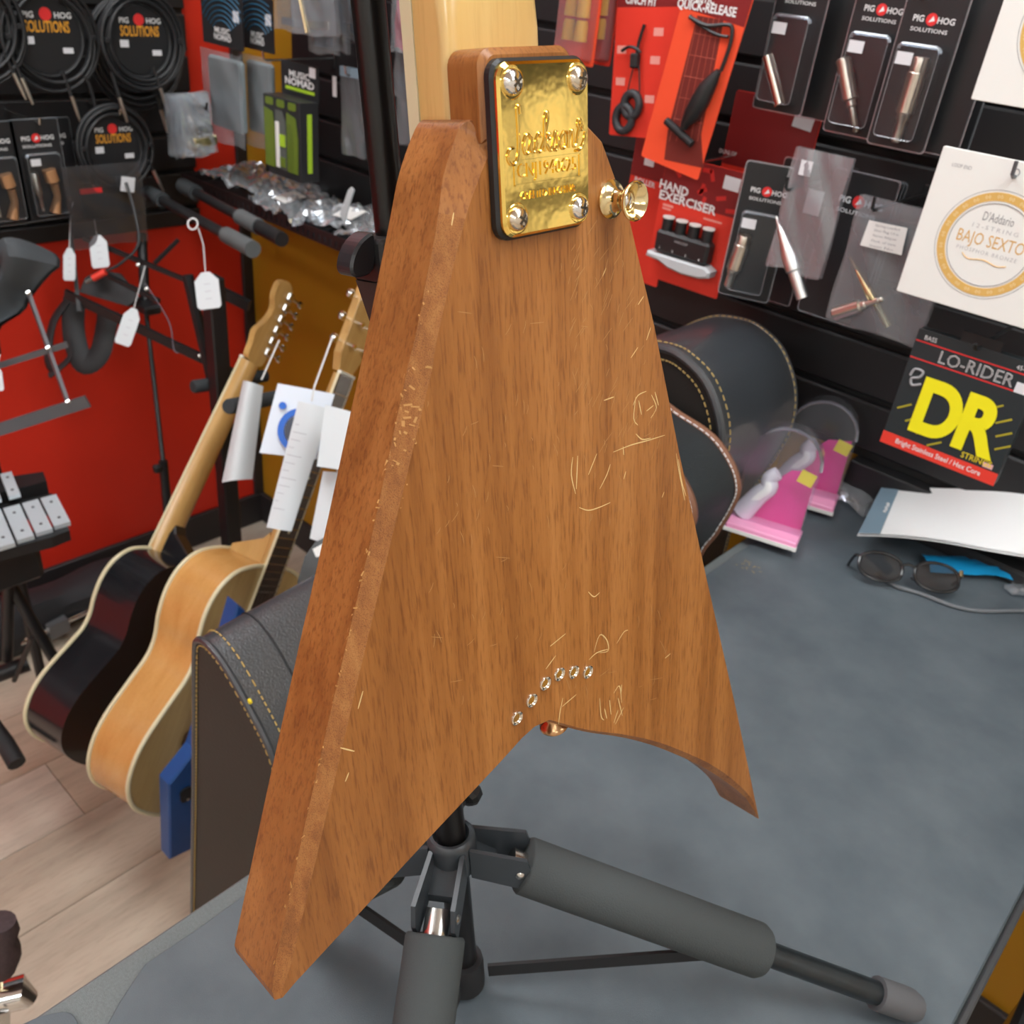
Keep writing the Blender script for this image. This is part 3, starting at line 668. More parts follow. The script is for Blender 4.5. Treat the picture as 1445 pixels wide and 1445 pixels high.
# --- string sets
def dadd(M,s,label,full=True):
    t=thing('string_set',label,'guitar strings',M,'cream string envelopes')
    MB().prism(rrect(s,s,.0015,2,s/2,s/2),-.003,.001,ch=.0006).build('envelope',mat('cream_envelope',(.83,.83,.79),.5),t)
    cx,cy=s*.50,s*.46
    ring(MB(),s*.355,s*.352,.0010,.0013,None,56,cx,cy).build('outer_line',TXTG,t)
    ring(MB(),s*.338,s*.285,.0010,.0014,None,56,cx,cy).build('gold_ring',TAN,t)
    ring(MB(),s*.272,s*.268,.0010,.0016,None,56,cx,cy).build('inner_line',TXTG,t)
    for k in range(26):
        a=2*math.pi*k/26; Q=T(cx+s*.311*math.cos(a),cy+s*.311*math.sin(a),.0015)@MX.Rotation(a-math.pi/2,4,'Z'); text('gauge_mark','00',.0045,Q,mat('pale_print',(.86,.72,.42),.6),t,ext=0,res=1)
    text('maker','D\'Addario',.0095,T(cx,cy+s*.175,.0013),TXTG,t,ext=0,fit=s*.20)
    text('line_small','12-STRING',.0045,T(cx,cy+s*.105,.0013),mat('light_grey_print',(.55,.55,.55),.6),t,ext=0,fit=s*.30,space=1.4)
    text('name','BAJO SEXTO',.0132,T(cx,cy+s*.012,.0013),mat('gold_lettering',(.72,.42,.12),.5),t,ext=0,fit=s*.44,bold=-.005)
    text('line_small','PHOSPHOR BRONZE',.0042,T(cx,cy-s*.055,.0013),MATS['light_grey_print'],t,ext=0,fit=s*.40,space=1.3)
    sw=MB(); sw.tube(spline([(cx-s*.15,cy-s*.085,.0013),(cx-s*.10,cy-s*.115,.0013),(cx,cy-s*.10,.0013),(cx+s*.09,cy-s*.12,.0013),(cx+s*.15,cy-s*.105,.0013)],6),.0005,4); sw.build('flourish',MATS['gold_lettering'],t)
    text('line_small','LOOP END',.0038,T(s*.16,s*.90,.0013),TXTG,t,ext=0,fit=s*.13)
    ring(MB(),.004,.003,.0010,.0014,None,16,s*.5,s*.93).build('hang_hole',TXTG,t)
    return t
DY=1.08; ds=.147*DY
M1=Mb(1265,410,DY); dadd(M1,ds,'cream square string envelope with gold ring hanging above the black and yellow pack')
M2=Mb(1370,140,DY); dadd(M2,ds,'cream string envelope in the top right corner, cut by the frame')
p=M1@V((ds*.5,ds*.93,0)); peg(p.x,p.z,DY-.012,'dark hook through the lower cream string envelope',m=GREYMET)
p=M2@V((ds*.5,ds*.93,0)); peg(p.x,p.z,DY-.012,'dark hook through the top corner string envelope',m=GREYMET)
# unseen envelopes, added along the wall to brighten the gold plate's reflection
random.seed(11)
for r_ in range(4):
    for c_ in range(6):
        if c_==0 and r_<3: continue
        M=FW(V((.06+c_*.2,YW-.14,CH-.62+r_*.2))); t=thing('string_set','unseen cream string envelope added right of the frame for the gold plate to reflect','guitar strings',M,'unseen string envelopes added for the reflection')
        MB().prism(rrect(ds,ds,.0015,2,ds/2,ds/2),-.003,.001,ch=.0006).build('envelope',MATS['cream_envelope'],t); ring(MB(),ds*.338,ds*.285,.0010,.0014,None,28,ds*.5,ds*.46).build('gold_ring',TAN,t)
# DR pack
RY=1.10; M=Mb(1242,622,RY); w_,h_=.128*RY,.136*RY
t=thing('bass_string_pack','black bass string pack with large yellow letters and red bottom band','guitar strings',M)
DRB=mat('slate_black_card',(.020,.027,.030),.4)
MB().prism(rrect(w_,h_,.002,2,w_/2,h_/2),-.012,.001,ch=.0006).build('box',DRB,t)
for y in (h_*.905,h_*.765): rect('red_line',TXTR,t,.001,y-.0007,w_-.001,y+.0007,.0013)
rect('red_band',mat('red_band',(.80,.05,.03),.4),t,0,0,w_,h_*.105,.0014)
text('band_text','Bright Stainless Steel / Hex Core',.0068,T(w_*.50,h_*.052,.0016),TXTW,t,ext=0,fit=w_*.74,bold=.01)
text('pack_title','LO-RIDER',.0150,T(w_*.53,h_*.835,.0016),TXTW,t,ext=0,fit=w_*.60,bold=.0)
text('pack_title_inner','LO-RIDER',.0142,T(w_*.53,h_*.835,.0018),mat('dark_inner',(.10,.10,.11),.5),t,ext=0,fit=w_*.59,bold=-.028)
text('pack_type','BASS',.0055,T(w_*.12,h_*.945,.0016),TXTW,t,ext=0,fit=w_*.10)
text('pack_gauge','45-105',.0055,T(w_*.88,h_*.945,.0016),TXTW,t,ext=0,fit=w_*.13)
text('big_letters','DR',.066,T(w_*.52,h_*.42,.0022),mat('bright_yellow',(.90,.82,.01),.45),t,ext=0,fit=w_*.72,bold=.045,res=8,space=.92)
text('small_word','STRINGS',.0075,T(w_*.80,h_*.155,.0018),TXTY,t,ext=0,fit=w_*.25,bold=.01)
for k,(x,y) in enumerate(((.10,.36),(.20,.28),(.32,.21),(.44,.15),(.78,.60),(.88,.52),(.92,.42),(.95,.32))):
    rect('slash',mat('olive_line',(.42,.36,.02),.5),t,w_*x-.009,h_*y-.0011,w_*x+.009,h_*y+.0011,.0014,rot=.62)
sw=MB(); sw.tube(spline([(w_*.06,h_*.62,.0014),(w_*.08,h_*.68,.0014),(w_*.15,h_*.68,.0014),(w_*.14,h_*.63,.0014),(w_*.08,h_*.60,.0014),(w_*.10,h_*.55,.0014),(w_*.17,h_*.58,.0014)],5),.0016,5); sw.build('swirl_mark',TXTG,t)
sticker(t,w_*.93,h_*.80,.020,.012,.0016)
rect('flag_mark',mat('pink_print',(.75,.42,.42),.5),t,w_*.86,h_*.12,w_*.94,h_*.16,.0017)
hg=MB(); hg.box(w_*.34,h_-.004,-.002,w_*.66,h_+.012,.0); hg.build('hang_tab',BLACK,t)
p=M@V((w_*.5,h_+.004,0)); peg(p.x,p.z,RY-.02,'black hook holding the black and yellow bass string pack',m=BLACK,tip=.004)
# --- red cards
def redcard(M,w_,h_,label,cat='carded accessory',dark=.0,m=ORANGE,group='red accessory cards'):
    t=thing('accessory_card',label,cat,M,group); MB().prism(rrect(w_,h_,.003,3,w_/2,h_/2),-.001,.001).build('card',m,t)
    if dark: rect('dark_header',DKRED,t,.0005,h_-dark,w_-.0005,h_-.0005,.0013)
    return t
# hand exerciser
HY=1.20; M=Mb(912,388,HY); w_,h_=.108*HY,.150*HY
t=redcard(M,w_,h_,'red card with a black finger hand exerciser','carded accessory',.062,RED)
Z=.0018
tpx('card_title','HAND',M,(932,258),(972,272),.0125,TXTW,t,Z,bold=.03); tpx('card_title','EXERCISER',M,(931,273),(1011,298),.0125,TXTW,t,Z,bold=.03)
for k in range(9):
    a=random.uniform(0,3); x=random.uniform(.1,.95)*w_; y=h_-random.uniform(.006,.056); rect('print_splash',mat('red_splash',(.62,.025,.02),.5),t,x-.008,y-.003,x+.008,y+.003,.0015,rot=a)
sticker(t,w_*.88,h_*.90,.026,.018,.0018,-.03)
for a in ((.06,.62,.20,.60),(.06,.59,.18,.575),(.62,.60,.86,.585)): rect('fine_print',mat('pale_red_print',(.85,.35,.3),.5),t,w_*a[0],h_*a[3],w_*a[2],h_*a[1],.0012)
ex=MB(); xa,xb=w_*.14,w_*.86
body_=MB().box(xa,h_*.26,.002,xb,h_*.44,.024,b=.004).build('exerciser_body',BLACK,t)
for k in range(4):
    x=xa+(k+.5)*(xb-xa)/4; f_=MB().tube([(x,h_*.44,.013),(x,h_*.535,.013)],.0085,14).build('finger_button',BLACK,t,smooth=True); MB().tube([(x,h_*.535,.013),(x,h_*.548,.013)],.0092,14).build('white_cap',WHITE,f_,smooth=True)
    text('button_number',str(k+1),.004,T(x,h_*.30,.0243),TXTW,t,ext=0)
text('body_mark','VARIGRIP',.004,T((xa+xb)/2,h_*.385,.0243),TXTG,t,ext=0)
gp=[(xa-.010,h_*.245),(xa-.012,h_*.20),(xa-.004,h_*.195),(xa+.012,h_*.19),(xa+.03,h_*.155),(xa+.055,h_*.14),(xb-.008,h_*.15),(xb+.008,h_*.175),(xb+.010,h_*.225),(xb,h_*.255)]
MB().prism(gp,.003,.024,ch=.003).build('palm_grip',mat('pale_grey_plastic',(.52,.55,.57),.45),t)
p=onY(985,225,HY-.01); peg(p.x,p.z,HY-.02,'hook of the hand exerciser card')
# quick release
QY=1.14; M=Mb(905,220,QY,-.125); w_,h_=.087*QY,.27*QY
t=redcard(M,w_,h_,'tall orange-red card with a black quick-release strap','carded accessory',0,ORANGE)
DD=mat('dark_wood_print',(.16,.018,.012),.5)
hy=lp(M,1000,22).y
rect('dark_header',DKRED,t,.0005,hy,w_-.0005,h_-.0005,.0013)
tpx('card_title','QUICK-RELEASE',M,(957,5),(1040,19),.0105,TXTW,t,.0018,bold=.03); tpx('card_title','ACOUSTIC',M,(962,-9),(1010,0),.0105,TXTW,t,.0018,bold=.03)
a=[lp(M,*q) for q in ((985,22),(1022,28),(990,190),(993,237),(938,225),(943,185))]
MB().prism([(q.x,q.y) for q in a],.0011,.0014).build('guitar_neck_print',DD,t)
for k in range(5):
    q0=lp(M,986+k*7.5,25); q1=lp(M,945+k*10,200); MB().tube([(q0.x,q0.y,.0015),(q1.x,q1.y,.0015)],.0003,4).build('string_print',mat('string_print',(.55,.10,.06),.5),t)
for yy in (50,80,110,140,170):
    q0=lp(M,988-(yy-22)*.25,yy-3); q1=lp(M,1022-(yy-22)*.20,yy+4); MB().tube([(q0.x,q0.y,.0015),(q1.x,q1.y,.0015)],.0003,4).build('fret_print',MATS['string_print'],t)
def L3(M,pts,z): return [V((lp(M,*q).x,lp(M,*q).y,z)) for q in pts]
sp=MB(); sp.tube(spline(L3(M,[(976,22),(985,32),(1012,48),(1030,52)],.004),5),.0020,6); sp.tube(spline(L3(M,[(976,24),(1000,36),(1028,35),(1036,40),(1034,60),(1026,85),(1020,100)],.005),6),.0026,6); sp.build('strap_cord',BLACK,t,smooth=True)
bz=MB(); q=L3(M,[(1020,100),(1012,112),(1003,125),(994,142),(984,160),(974,172),(970,182)],.010); bz.tube(q,[.004,.008,.0115,.0130,.0125,.007,.0045],14); bz.build('buckle_body',BLACK,t,smooth=True)
q=L3(M,[(945,170),(981,203)],.008); MB().tube(q,.0052,10).build('toggle_bar',SOFTBLK,t,smooth=True)
# cinch fit
CY=1.17; M=Mb(860,190,CY,.11); w_,h_=.092*CY,.24*CY
t=redcard(M,w_,h_,'red card with a black cord and ring jack holder','carded accessory',0,RED)
hy=lp(M,880,10).y; rect('dark_header',DKRED,t,.0005,hy,w_-.0005,h_-.0005,.0013)
tpx('card_title','CINCH FIT',M,(884,-1),(928,3),.010,TXTW,t,.0018,bold=.03)
cb=MB(); cb.tube(spline(L3(M,[(913,35),(908,50),(903,70),(901,90)],.006),4),.0024,6); cb.tube(spline(L3(M,[(882,72),(893,66),(905,70),(908,75)],.008),4),.0022,6)
cb.tube(spline(L3(M,[(898,92),(890,125),(887,140)],.006),4),.0011,5); cb.tube(spline(L3(M,[(905,92),(906,120),(905,140)],.006),4),.0011,5); cb.build('elastic_cord',BLACK,t,smooth=True)
q=lp(M,901,84); MB().box(q.x-.006,q.y-.011,.002,q.x+.006,q.y+.008,.014,b=.002).build('cord_lock',SOFTBLK,t)
for (x,y,r_) in ((895,148,.0135),(884,167,.0145)):
    q=lp(M,x,y); rg=[(q.x+r_*math.cos(a*.3927),q.y+r_*1.15*math.sin(a*.3927),.007) for a in range(16)]; MB().tube(rg,.0058,10,closed=True).build('rubber_ring',mat('dark_rubber',(.03,.032,.036),.5),t,smooth=True)
for (x,y) in ((878,70),(925,85),(876,115),(917,140),(930,45)): q=lp(M,x,y); rect('fine_print',MATS['pale_red_print'],t,q.x-.008,q.y-.005,q.x+.008,q.y+.005,.0012)
p=onY(913,35,CY); peg(p.x,p.z+.06,CY-.01,'hook of the tall red accessory cards')
# ear plugs
for i,(x,y,Y,wd) in enumerate(((790,86,1.14,.062),(838,90,1.18,.030))):
    M=Mb(x,y,Y); t=thing('ear_plug_pack',['red ear plug pack with yellow foam plugs nearest the guitar neck','second ear plug pack half hidden behind the first'][i],'ear plugs',M,'ear plug packs')
    h_=.20; MB().prism(rrect(wd,h_,.003,3,wd/2,h_/2),-.001,.001).build('card',ORANGE if i==0 else RED,t)
    for r2 in range(2):
        for c_ in range(2 if i==0 else 1):
            yy=lp(M,x+12,48).y+.006+r2*.030; MB().tube([(wd*(.30+.36*c_),yy-.012,.010),(wd*(.30+.36*c_),yy+.008,.010),(wd*(.30+.36*c_),yy+.014,.010)],[.0095,.0090,.0075],12).build('foam_plug',mat('yellow_foam',(.88,.74,.10),.7),t,smooth=True)
    blister(t,wd*.04,.004,wd*.94,h_*.9,.022,m=clear('red_clear_blister',tint=(.98,.80,.76),gloss=.03,haze=.10))
# red cards behind
M=Mb(868,385,1.24); t=redcard(M,.085,.232,'red roller card half hidden between the guitar and the hand exerciser card','carded accessory',.075,RED); tpx('card_title','ROLLER',M,(896,252),(925,262),.008,TXTW,t,.0018,bold=.02); sticker(t,.055,.215,.026,.019)
q=lp(M,917,228); sticker(t,q.x,q.y,.018,.013)
M=Mb(1000,320,1.28); t=redcard(M,.138,.195,'large dark red card behind the hand exerciser card','carded accessory',.10,RED); sticker(t,.113,.172,.030,.020,.0018,-.1); tpx('card_title','DUNLOP',M,(1016,212),(1040,218),.006,TXTW,t,.0018)
# --- lower row adapters
YAWM=lambda M,a: M@MX.Rotation(a,4,'Y')
def c2(t): pxad(t,'xlr',(1029,402),(1051,337),SATIN,1.15)
pighog('adapter_pack',YAWM(Mb(1014,412,1.17),.35),.070,.180,'twisted black adapter pack beside the hand exerciser card',c2)
for i in range(3): pighog('adapter_pack',Mb(1126+i*6,436-i*1,1.21+i*.018),.086,.190,['front','middle','rear'][i]+' black card of the stack behind the clear bag of plugs',None,'stacked adapter cards',i==0)
pighog('adapter_pack',Mb(1062,415,1.25),.060,.195,'dark adapter pack between the twisted pack and the clear bag',None,'stacked adapter cards',True)
def bagmesh(w_,h_,amp,seed,nx=14,ny=16,fold=.0):
    random.seed(seed); jit={}
    ph=[(random.uniform(2,9),random.uniform(2,9),random.random()*6,random.uniform(.4,1)) for _ in range(6)]
    def fn(u,v):
        z=sum(a*math.sin(p*u*2+q*v*2+o) for p,q,o,a in ph)/6*amp; ed=.3+.7*min(1,4*min(u,1-u)); return (u*w_+math.sin(v*9+seed)*amp*.15,v*h_+math.sin(u*8+seed)*amp*.25*(1-v),z*ed)
    return nx,ny,fn
def bag(name,M,w_,h_,amp,seed,label,cat='plastic bag',m=None,back=.008,group=None):
    t=thing(name,label,cat,M,group); nx,ny,fn=bagmesh(w_,h_,amp,seed)
    MB().grid(nx,ny,lambda u,v:(fn(u,v)[0],fn(u,v)[1],back+fn(u,v)[2])).build('front_film',m or BAG,t,smooth=True)
    nx,ny,fn2=bagmesh(w_,h_,amp*.5,seed+1); MB().grid(nx,ny,fn2).build('back_film',m or BAGD,t,smooth=True)
    return t
M=Mb(1085,372,1.15); t=bag('plug_bag',M,.078,.150,.008,5,'clear bag with a shiny silver plug in the lower adapter row',group='clear bags of plugs')
q=[lp(M,*z) for z in ((1098,305),(1135,420))]; adapter(t,'pin',q[0].x,q[0].y,q[1].x,q[1].y,.005,SILV,1.6)
rect('white_slip',STICK,t,.030,.075,.052,.105,.004); sticker(t,.022,.128,.016,.018,.010)
p=onY(1120,262,1.15); peg(p.x,p.z,1.13,'black hook of the shiny silver plug bag',m=BLACK)
M=Mb(1168,447,1.16); t=bag('plug_bag',M,.125,.158,.007,9,'clear grey bag with a white printed label and two thin plugs',group='clear bags of plugs',m=BAGD)
q=[lp(M,*z) for z in ((1202,362),(1256,460))]; adapter(t,'pin',q[0].x,q[0].y,q[1].x,q[1].y,.005,mat('brass_plug',(.75,.62,.36),.25,1),1.0)
q=[lp(M,*z) for z in ((1250,420),(1180,442))]; adapter(t,'jack',q[0].x,q[0].y,q[1].x,q[1].y,.008,SATIN,1.15)
a=lp(M,1225,310); b=lp(M,1287,355); lb=MB().prism([(lp(M,*z).x,lp(M,*z).y) for z in ((1233,309),(1287,320),(1278,358),(1220,344))],.013,.0135).build('paper_label',WHITE,t)
for k,s_ in enumerate(('Spring Loaded','Silver Plug 1/4 in','Stereo Adapter','Pack of two','Item No.')):
    y0=316+k*7; tpx('label_line',s_,M,(1242-k*2,y0),(1276-k*2,y0+7),.0030,TXTG,lb,.0138)
p=onY(1241,290,1.16); q=onY(1270,288,1.20); peg(p.x,p.z,1.14,'black hook above the white printed label bag',m=BLACK)
# --- items left of the stand pole
def nomad(M,w_,h_,t,hh,sub):
    pass
# green and black boxed kit
BY=1.13; M=Mb(375,241,BY); w_,h_,dp=.108*BY,.132*BY,.045
t=thing('boxed_kit','black and green boxed kit with a window hanging left of the stand pole','box',M)
KB=mat('kit_black',(.022,.022,.024),.4); KG=mat('kit_green',(.13,.19,.02),.45); LG=mat('lime_green',(.40,.62,.03),.45)
MB().box(0,0,-dp,w_,h_,0,b=.001).build('box',KB,t); MB().box(0,h_-.001,-dp-.002,w_,h_+.062,-dp).build('hang_header',KB,t)
for s_ in (0,1): x=w_*(.03+.62*s_); MB().prism([(x,h_*.10),(x+w_*.28,h_*.10),(x+w_*.30,h_*.55),(x+w_*.24,h_*.80),(x,h_*.84)],.0003,.0012).build('green_panel',KG,t)
MB().prism([(w_*.34,h_*.10),(w_*.62,h_*.10),(w_*.62,h_*.72),(w_*.52,h_*.84),(w_*.34,h_*.84)],.0003,.0008).build('window_back',mat('kit_inside',(.10,.11,.10),.5),t)
MB().box(w_*.36,h_*.12,.0008,w_*.45,h_*.70,.004,b=.001).build('white_tool',WHITE,t); MB().box(w_*.46,h_*.40,.0008,w_*.60,h_*.55,.003).build('green_pad',LG,t); MB().box(w_*.46,h_*.14,.0008,w_*.60,h_*.26,.003).build('green_pad',KG,t)
for k in range(5):
    x=w_*.68+k*.004; MB().tube([(x,h_*.12,.0016),(x+.002,h_*.5,.0016),(x-.004,h_*.72,.0016)],.0005,4).build('green_line',mat('dark_green_line',(.08,.12,.01),.5),t)
for k in range(3): MB().prism(rrect(.026,.014,.004,3,w_*(.18+.31*k),h_*.93),.0003,.0010).build('green_badge',KG,t)
rect('lime_strip',LG,t,0,0,.010,.010,0,0)
MB().box(w_,h_*.12,-dp*.62,w_+.0006,h_*.86,-dp*.38).build('lime_side_strip',LG,t)
Hd=-dp+.0008
text('logo','MUSIC',.012,T(w_*.50,h_+.040,Hd),TXTW,t,ext=0,fit=w_*.55,bold=.02); text('logo','NOMAD',.013,T(w_*.50,h_+.026,Hd),TXTW,t,ext=0,fit=w_*.78,bold=.03); rect('lime_header_strip',LG,t,w_*.12,h_+.010,w_*.9,h_+.016,Hd); 
q=sticker(t,w_*.85,h_+.050,.020,.018,Hd)
p=onY(390,82,1.18); peg(p.x,p.z,1.15,'hook of the black and green boxed kit')
# microfibre cloth bags with blue header
BLUE=mat('header_blue',(.02,.12,.22),.45)
for i,(x,y,Y) in enumerate(((300,182,1.15),(352,190,1.19))):
    M=Mb(x,y,Y,0); w_=.150 if i==0 else .115; h_=.27
    t=thing('cloth_bag',['clear bag with a folded grey cloth and dark blue header','second grey cloth bag behind the boxed kit'][i],'cleaning cloth',M,'bagged grey cloths')
    MB().box(.012,.012,-.006,w_-.016,h_*.56,.010,b=.005).build('grey_cloth',mat('grey_microfibre',(.26,.31,.32),.9,bump=.3,bscale=500),t)
    MB().prism(rrect(w_,h_*.36,.002,2,w_/2,h_*.82),.006,.0078).build('header_card',KB,t)
    for k in range(7):
        r_=.085-.009*k; arc=[(w_*.5+r_*1.25*math.cos(a),h_*.70+r_*math.sin(a),.0082) for a in [math.pi*(.18+.64*j/12) for j in range(13)]]; arc=[p for p in arc if .002<p[0]<w_-.002 and p[1]<h_*.99]
        if len(arc)>2: MB().tube(arc,.0012,4).build('blue_arc',BLUE,t)
    text('logo','MUSIC',.011,T(w_*.5,h_*.745,.0084),TXTW,t,ext=0,fit=w_*.38,bold=.02); text('logo','NOMAD',.011,T(w_*.5,h_*.70,.0084),TXTW,t,ext=0,fit=w_*.42,bold=.02)
    sticker(t,w_*.85,h_*.86,.020,.020,.0084)
    nx,ny,fn=bagmesh(w_,h_*.66,.006,20+i); MB().grid(nx,ny,lambda u,v:(fn(u,v)[0],fn(u,v)[1]-.015,.016+fn(u,v)[2])).build('front_film',BAG,t,smooth=True)
# parts bags at the top
for i,(x,y,Y,wd,hh,sd_) in enumerate(((392,40,1.16,.10,.16,31),(418,48,1.13,.13,.17,32),(440,74,1.16,.085,.20,33),(462,70,1.19,.07,.21,34),(478,52,1.22,.08,.2,35))):
    t=bag('parts_bag',Mb(x,y,Y,random.uniform(-.08,.08)),wd,hh,.008,sd_,['leftmost','second from the left','middle','fourth from the left','rightmost'][i]+' clear small-parts bag hanging at the top left of the stand pole',group='small-parts bags at the top',m=BAG)
    MB().box(wd*.2,hh*.06,.001,wd*.8,hh*.14,.005,b=.001).build('metal_part',NICKEL if i%2 else mat('blue_grey_part',(.16,.22,.28),.4),t)
    if i==1: MB().tube([(wd*.2,hh*.45,.010),(wd*.36,hh*.02,.010)],.003,6).build('brass_rod',MATS['brass_plug'],t,smooth=True)
M=Mb(487,216,1.20,.03); t=bag('saddle_bag',M,.070,.155,.004,41,'narrow clear bag with a small cream part beside the stand pole',m=BAGD)
q=lp(M,492,200); MB().box(q.x-.004,q.y-.008,.002,q.x+.004,q.y+.008,.006,b=.001).build('cream_part',WHITE,t); q=lp(M,479,122); rect('white_label',STICK,t,q.x-.006,q.y-.018,q.x+.006,q.y+.018,.012); MB().box(0,.14,.001,.068,.157,.010).build('blue_header',mat('pale_blue_film',(.25,.34,.42),.4),t)
p=onY(500,103,1.20); peg(p.x,p.z,1.18,'hook of the narrow clear saddle bag')
M=Mb(556,72,1.20); t=bag('pick_bag',M,.06,.12,.006,43,'clear bag with hot pink contents between the pole and the guitar neck'); nx,ny,fn=bagmesh(.046,.075,.012,44,8,10); MB().grid(nx,ny,lambda u,v:(.006+fn(u,v)[0],.006+fn(u,v)[1],.004+fn(u,v)[2]*.5)).build('pink_contents',mat('hot_pink',(.75,.03,.14),.5),t,smooth=True)
for i,(x,y,hh) in enumerate(((560,135,.10),(562,200,.12))):
    t=bag('charm_bag',Mb(x,y,1.22),.065,hh,.006,46+i,['dark clear bag just below the pink one','lower dark clear bag with small red parts beside the guitar neck'][i],m=BAGD,group='dark bags beside the guitar neck')
    for k in range(4): a=random.uniform(.1,.8)*.065; b=random.uniform(.1,.8)*hh; MB().box(a,b,.001,a+.008,b+.010,.005,b=.002).build('small_part',[DKRED,STICK,SOFTBLK,DKRED][k],t)
# --- wall shelf with bags
SY=1.12; sz=CH-.526; sx0,sx1=-2.02,-1.16
t=thing('wire_shelf','black metal shelf with perforated front lip on the slat panel','shelf',V(((sx0+sx1)/2,PF,sz)))
MB().box(sx0,SY,sz-.003,sx1,PF,sz).build('shelf_plate',SOFTBLK,t,world=True)
SHL=mat('shelf_lip_metal',(.030,.018,.018),.4,.3)
lp_=MB(); lp_.box(sx0,SY-.002,sz-.006,sx1,SY,sz-.001); lp_.box(sx0,SY-.002,sz+.011,sx1,SY,sz+.022)
x=sx0
while x<sx1: lp_.box(x,SY-.002,sz-.002,x+.011,SY,sz+.012); x+=.018
lp_.build('perforated_lip',SHL,t,world=True)
for x in (sx0,sx1): MB().box(x-.002,SY,sz-.003,x,PF,sz+.022).build('end_lip',SHL,t,world=True)
random.seed(21)
CR=clear('crumpled_bag',tint=(.86,.90,.94),gloss=.20,haze=.22,rough=.10)
def crum(seed,amp,nx,ny):
    r=random.Random(seed); g_=[[r.uniform(-amp,amp) for _ in range(ny+1)] for _ in range(nx+1)]
    return lambda u,v:g_[min(nx,int(round(u*nx)))][min(ny,int(round(v*ny)))]
for i,(x,y,wd,dp_,rz,sd_) in enumerate(((-1.93,1.135,.26,.17,.1,51),(-1.72,1.13,.24,.17,-.15,52),(-1.54,1.125,.22,.17,.2,53),(-1.40,1.13,.20,.17,-.1,54),(-1.28,1.13,.13,.16,.1,55))):
    M=T(x-wd*.3,y,sz+.002)@MX.Rotation(rz,4,'Z'); t=thing('parts_bag',['leftmost','second','third','fourth','rightmost'][i]+' crumpled clear parts bag lying on the perforated shelf, counted from the red wall','plastic bag',M,'parts bags lying on the shelf')
    nx,ny,fn=bagmesh(wd,dp_,.045,sd_,16,12); cj=crum(sd_,.009,22,16)
    MB().grid(22,16,lambda u,v:(fn(u,v)[0]+cj(v,u)*.4,fn(u,v)[1],max(.003,.018+abs(fn(u,v)[2])*1.2+cj(u,v)+.016*math.sin(math.pi*u)*math.sin(math.pi*v)))).build('top_film',CR,t)
    for k in range(5): a,b=random.uniform(.1,.8)*wd,random.uniform(.1,.8)*dp_; MB().box(a,b,.0,a+random.uniform(.01,.03),b+random.uniform(.01,.02),random.uniform(.004,.012),b=.002).build('metal_part',random.choice([NICKEL,CHROME,SOFTBLK,MATS['brass_plug']]),t)
    if i in (1,2): MB().box(wd*.4,dp_*.2,.030,wd*.62,dp_*.5,.0305,MX.Rotation(.2,4,'X')).build('paper_label',WHITE,t)
p=onY(500,290,1.16); solo(MB().prism([(q.x,q.z) for q in [onY(*z,1.16) for z in ((480,302),(492,268),(496,264),(500,268),(490,300),(487,318))]],-.0015,.0015,MX(((1,0,0,0),(0,0,-1,1.16),(0,1,0,0),(0,0,0,1)))),'zip_slider',mat('pale_plastic',(.55,.58,.60),.4),'pale plastic strip standing up between the shelf bags','plastic strip')

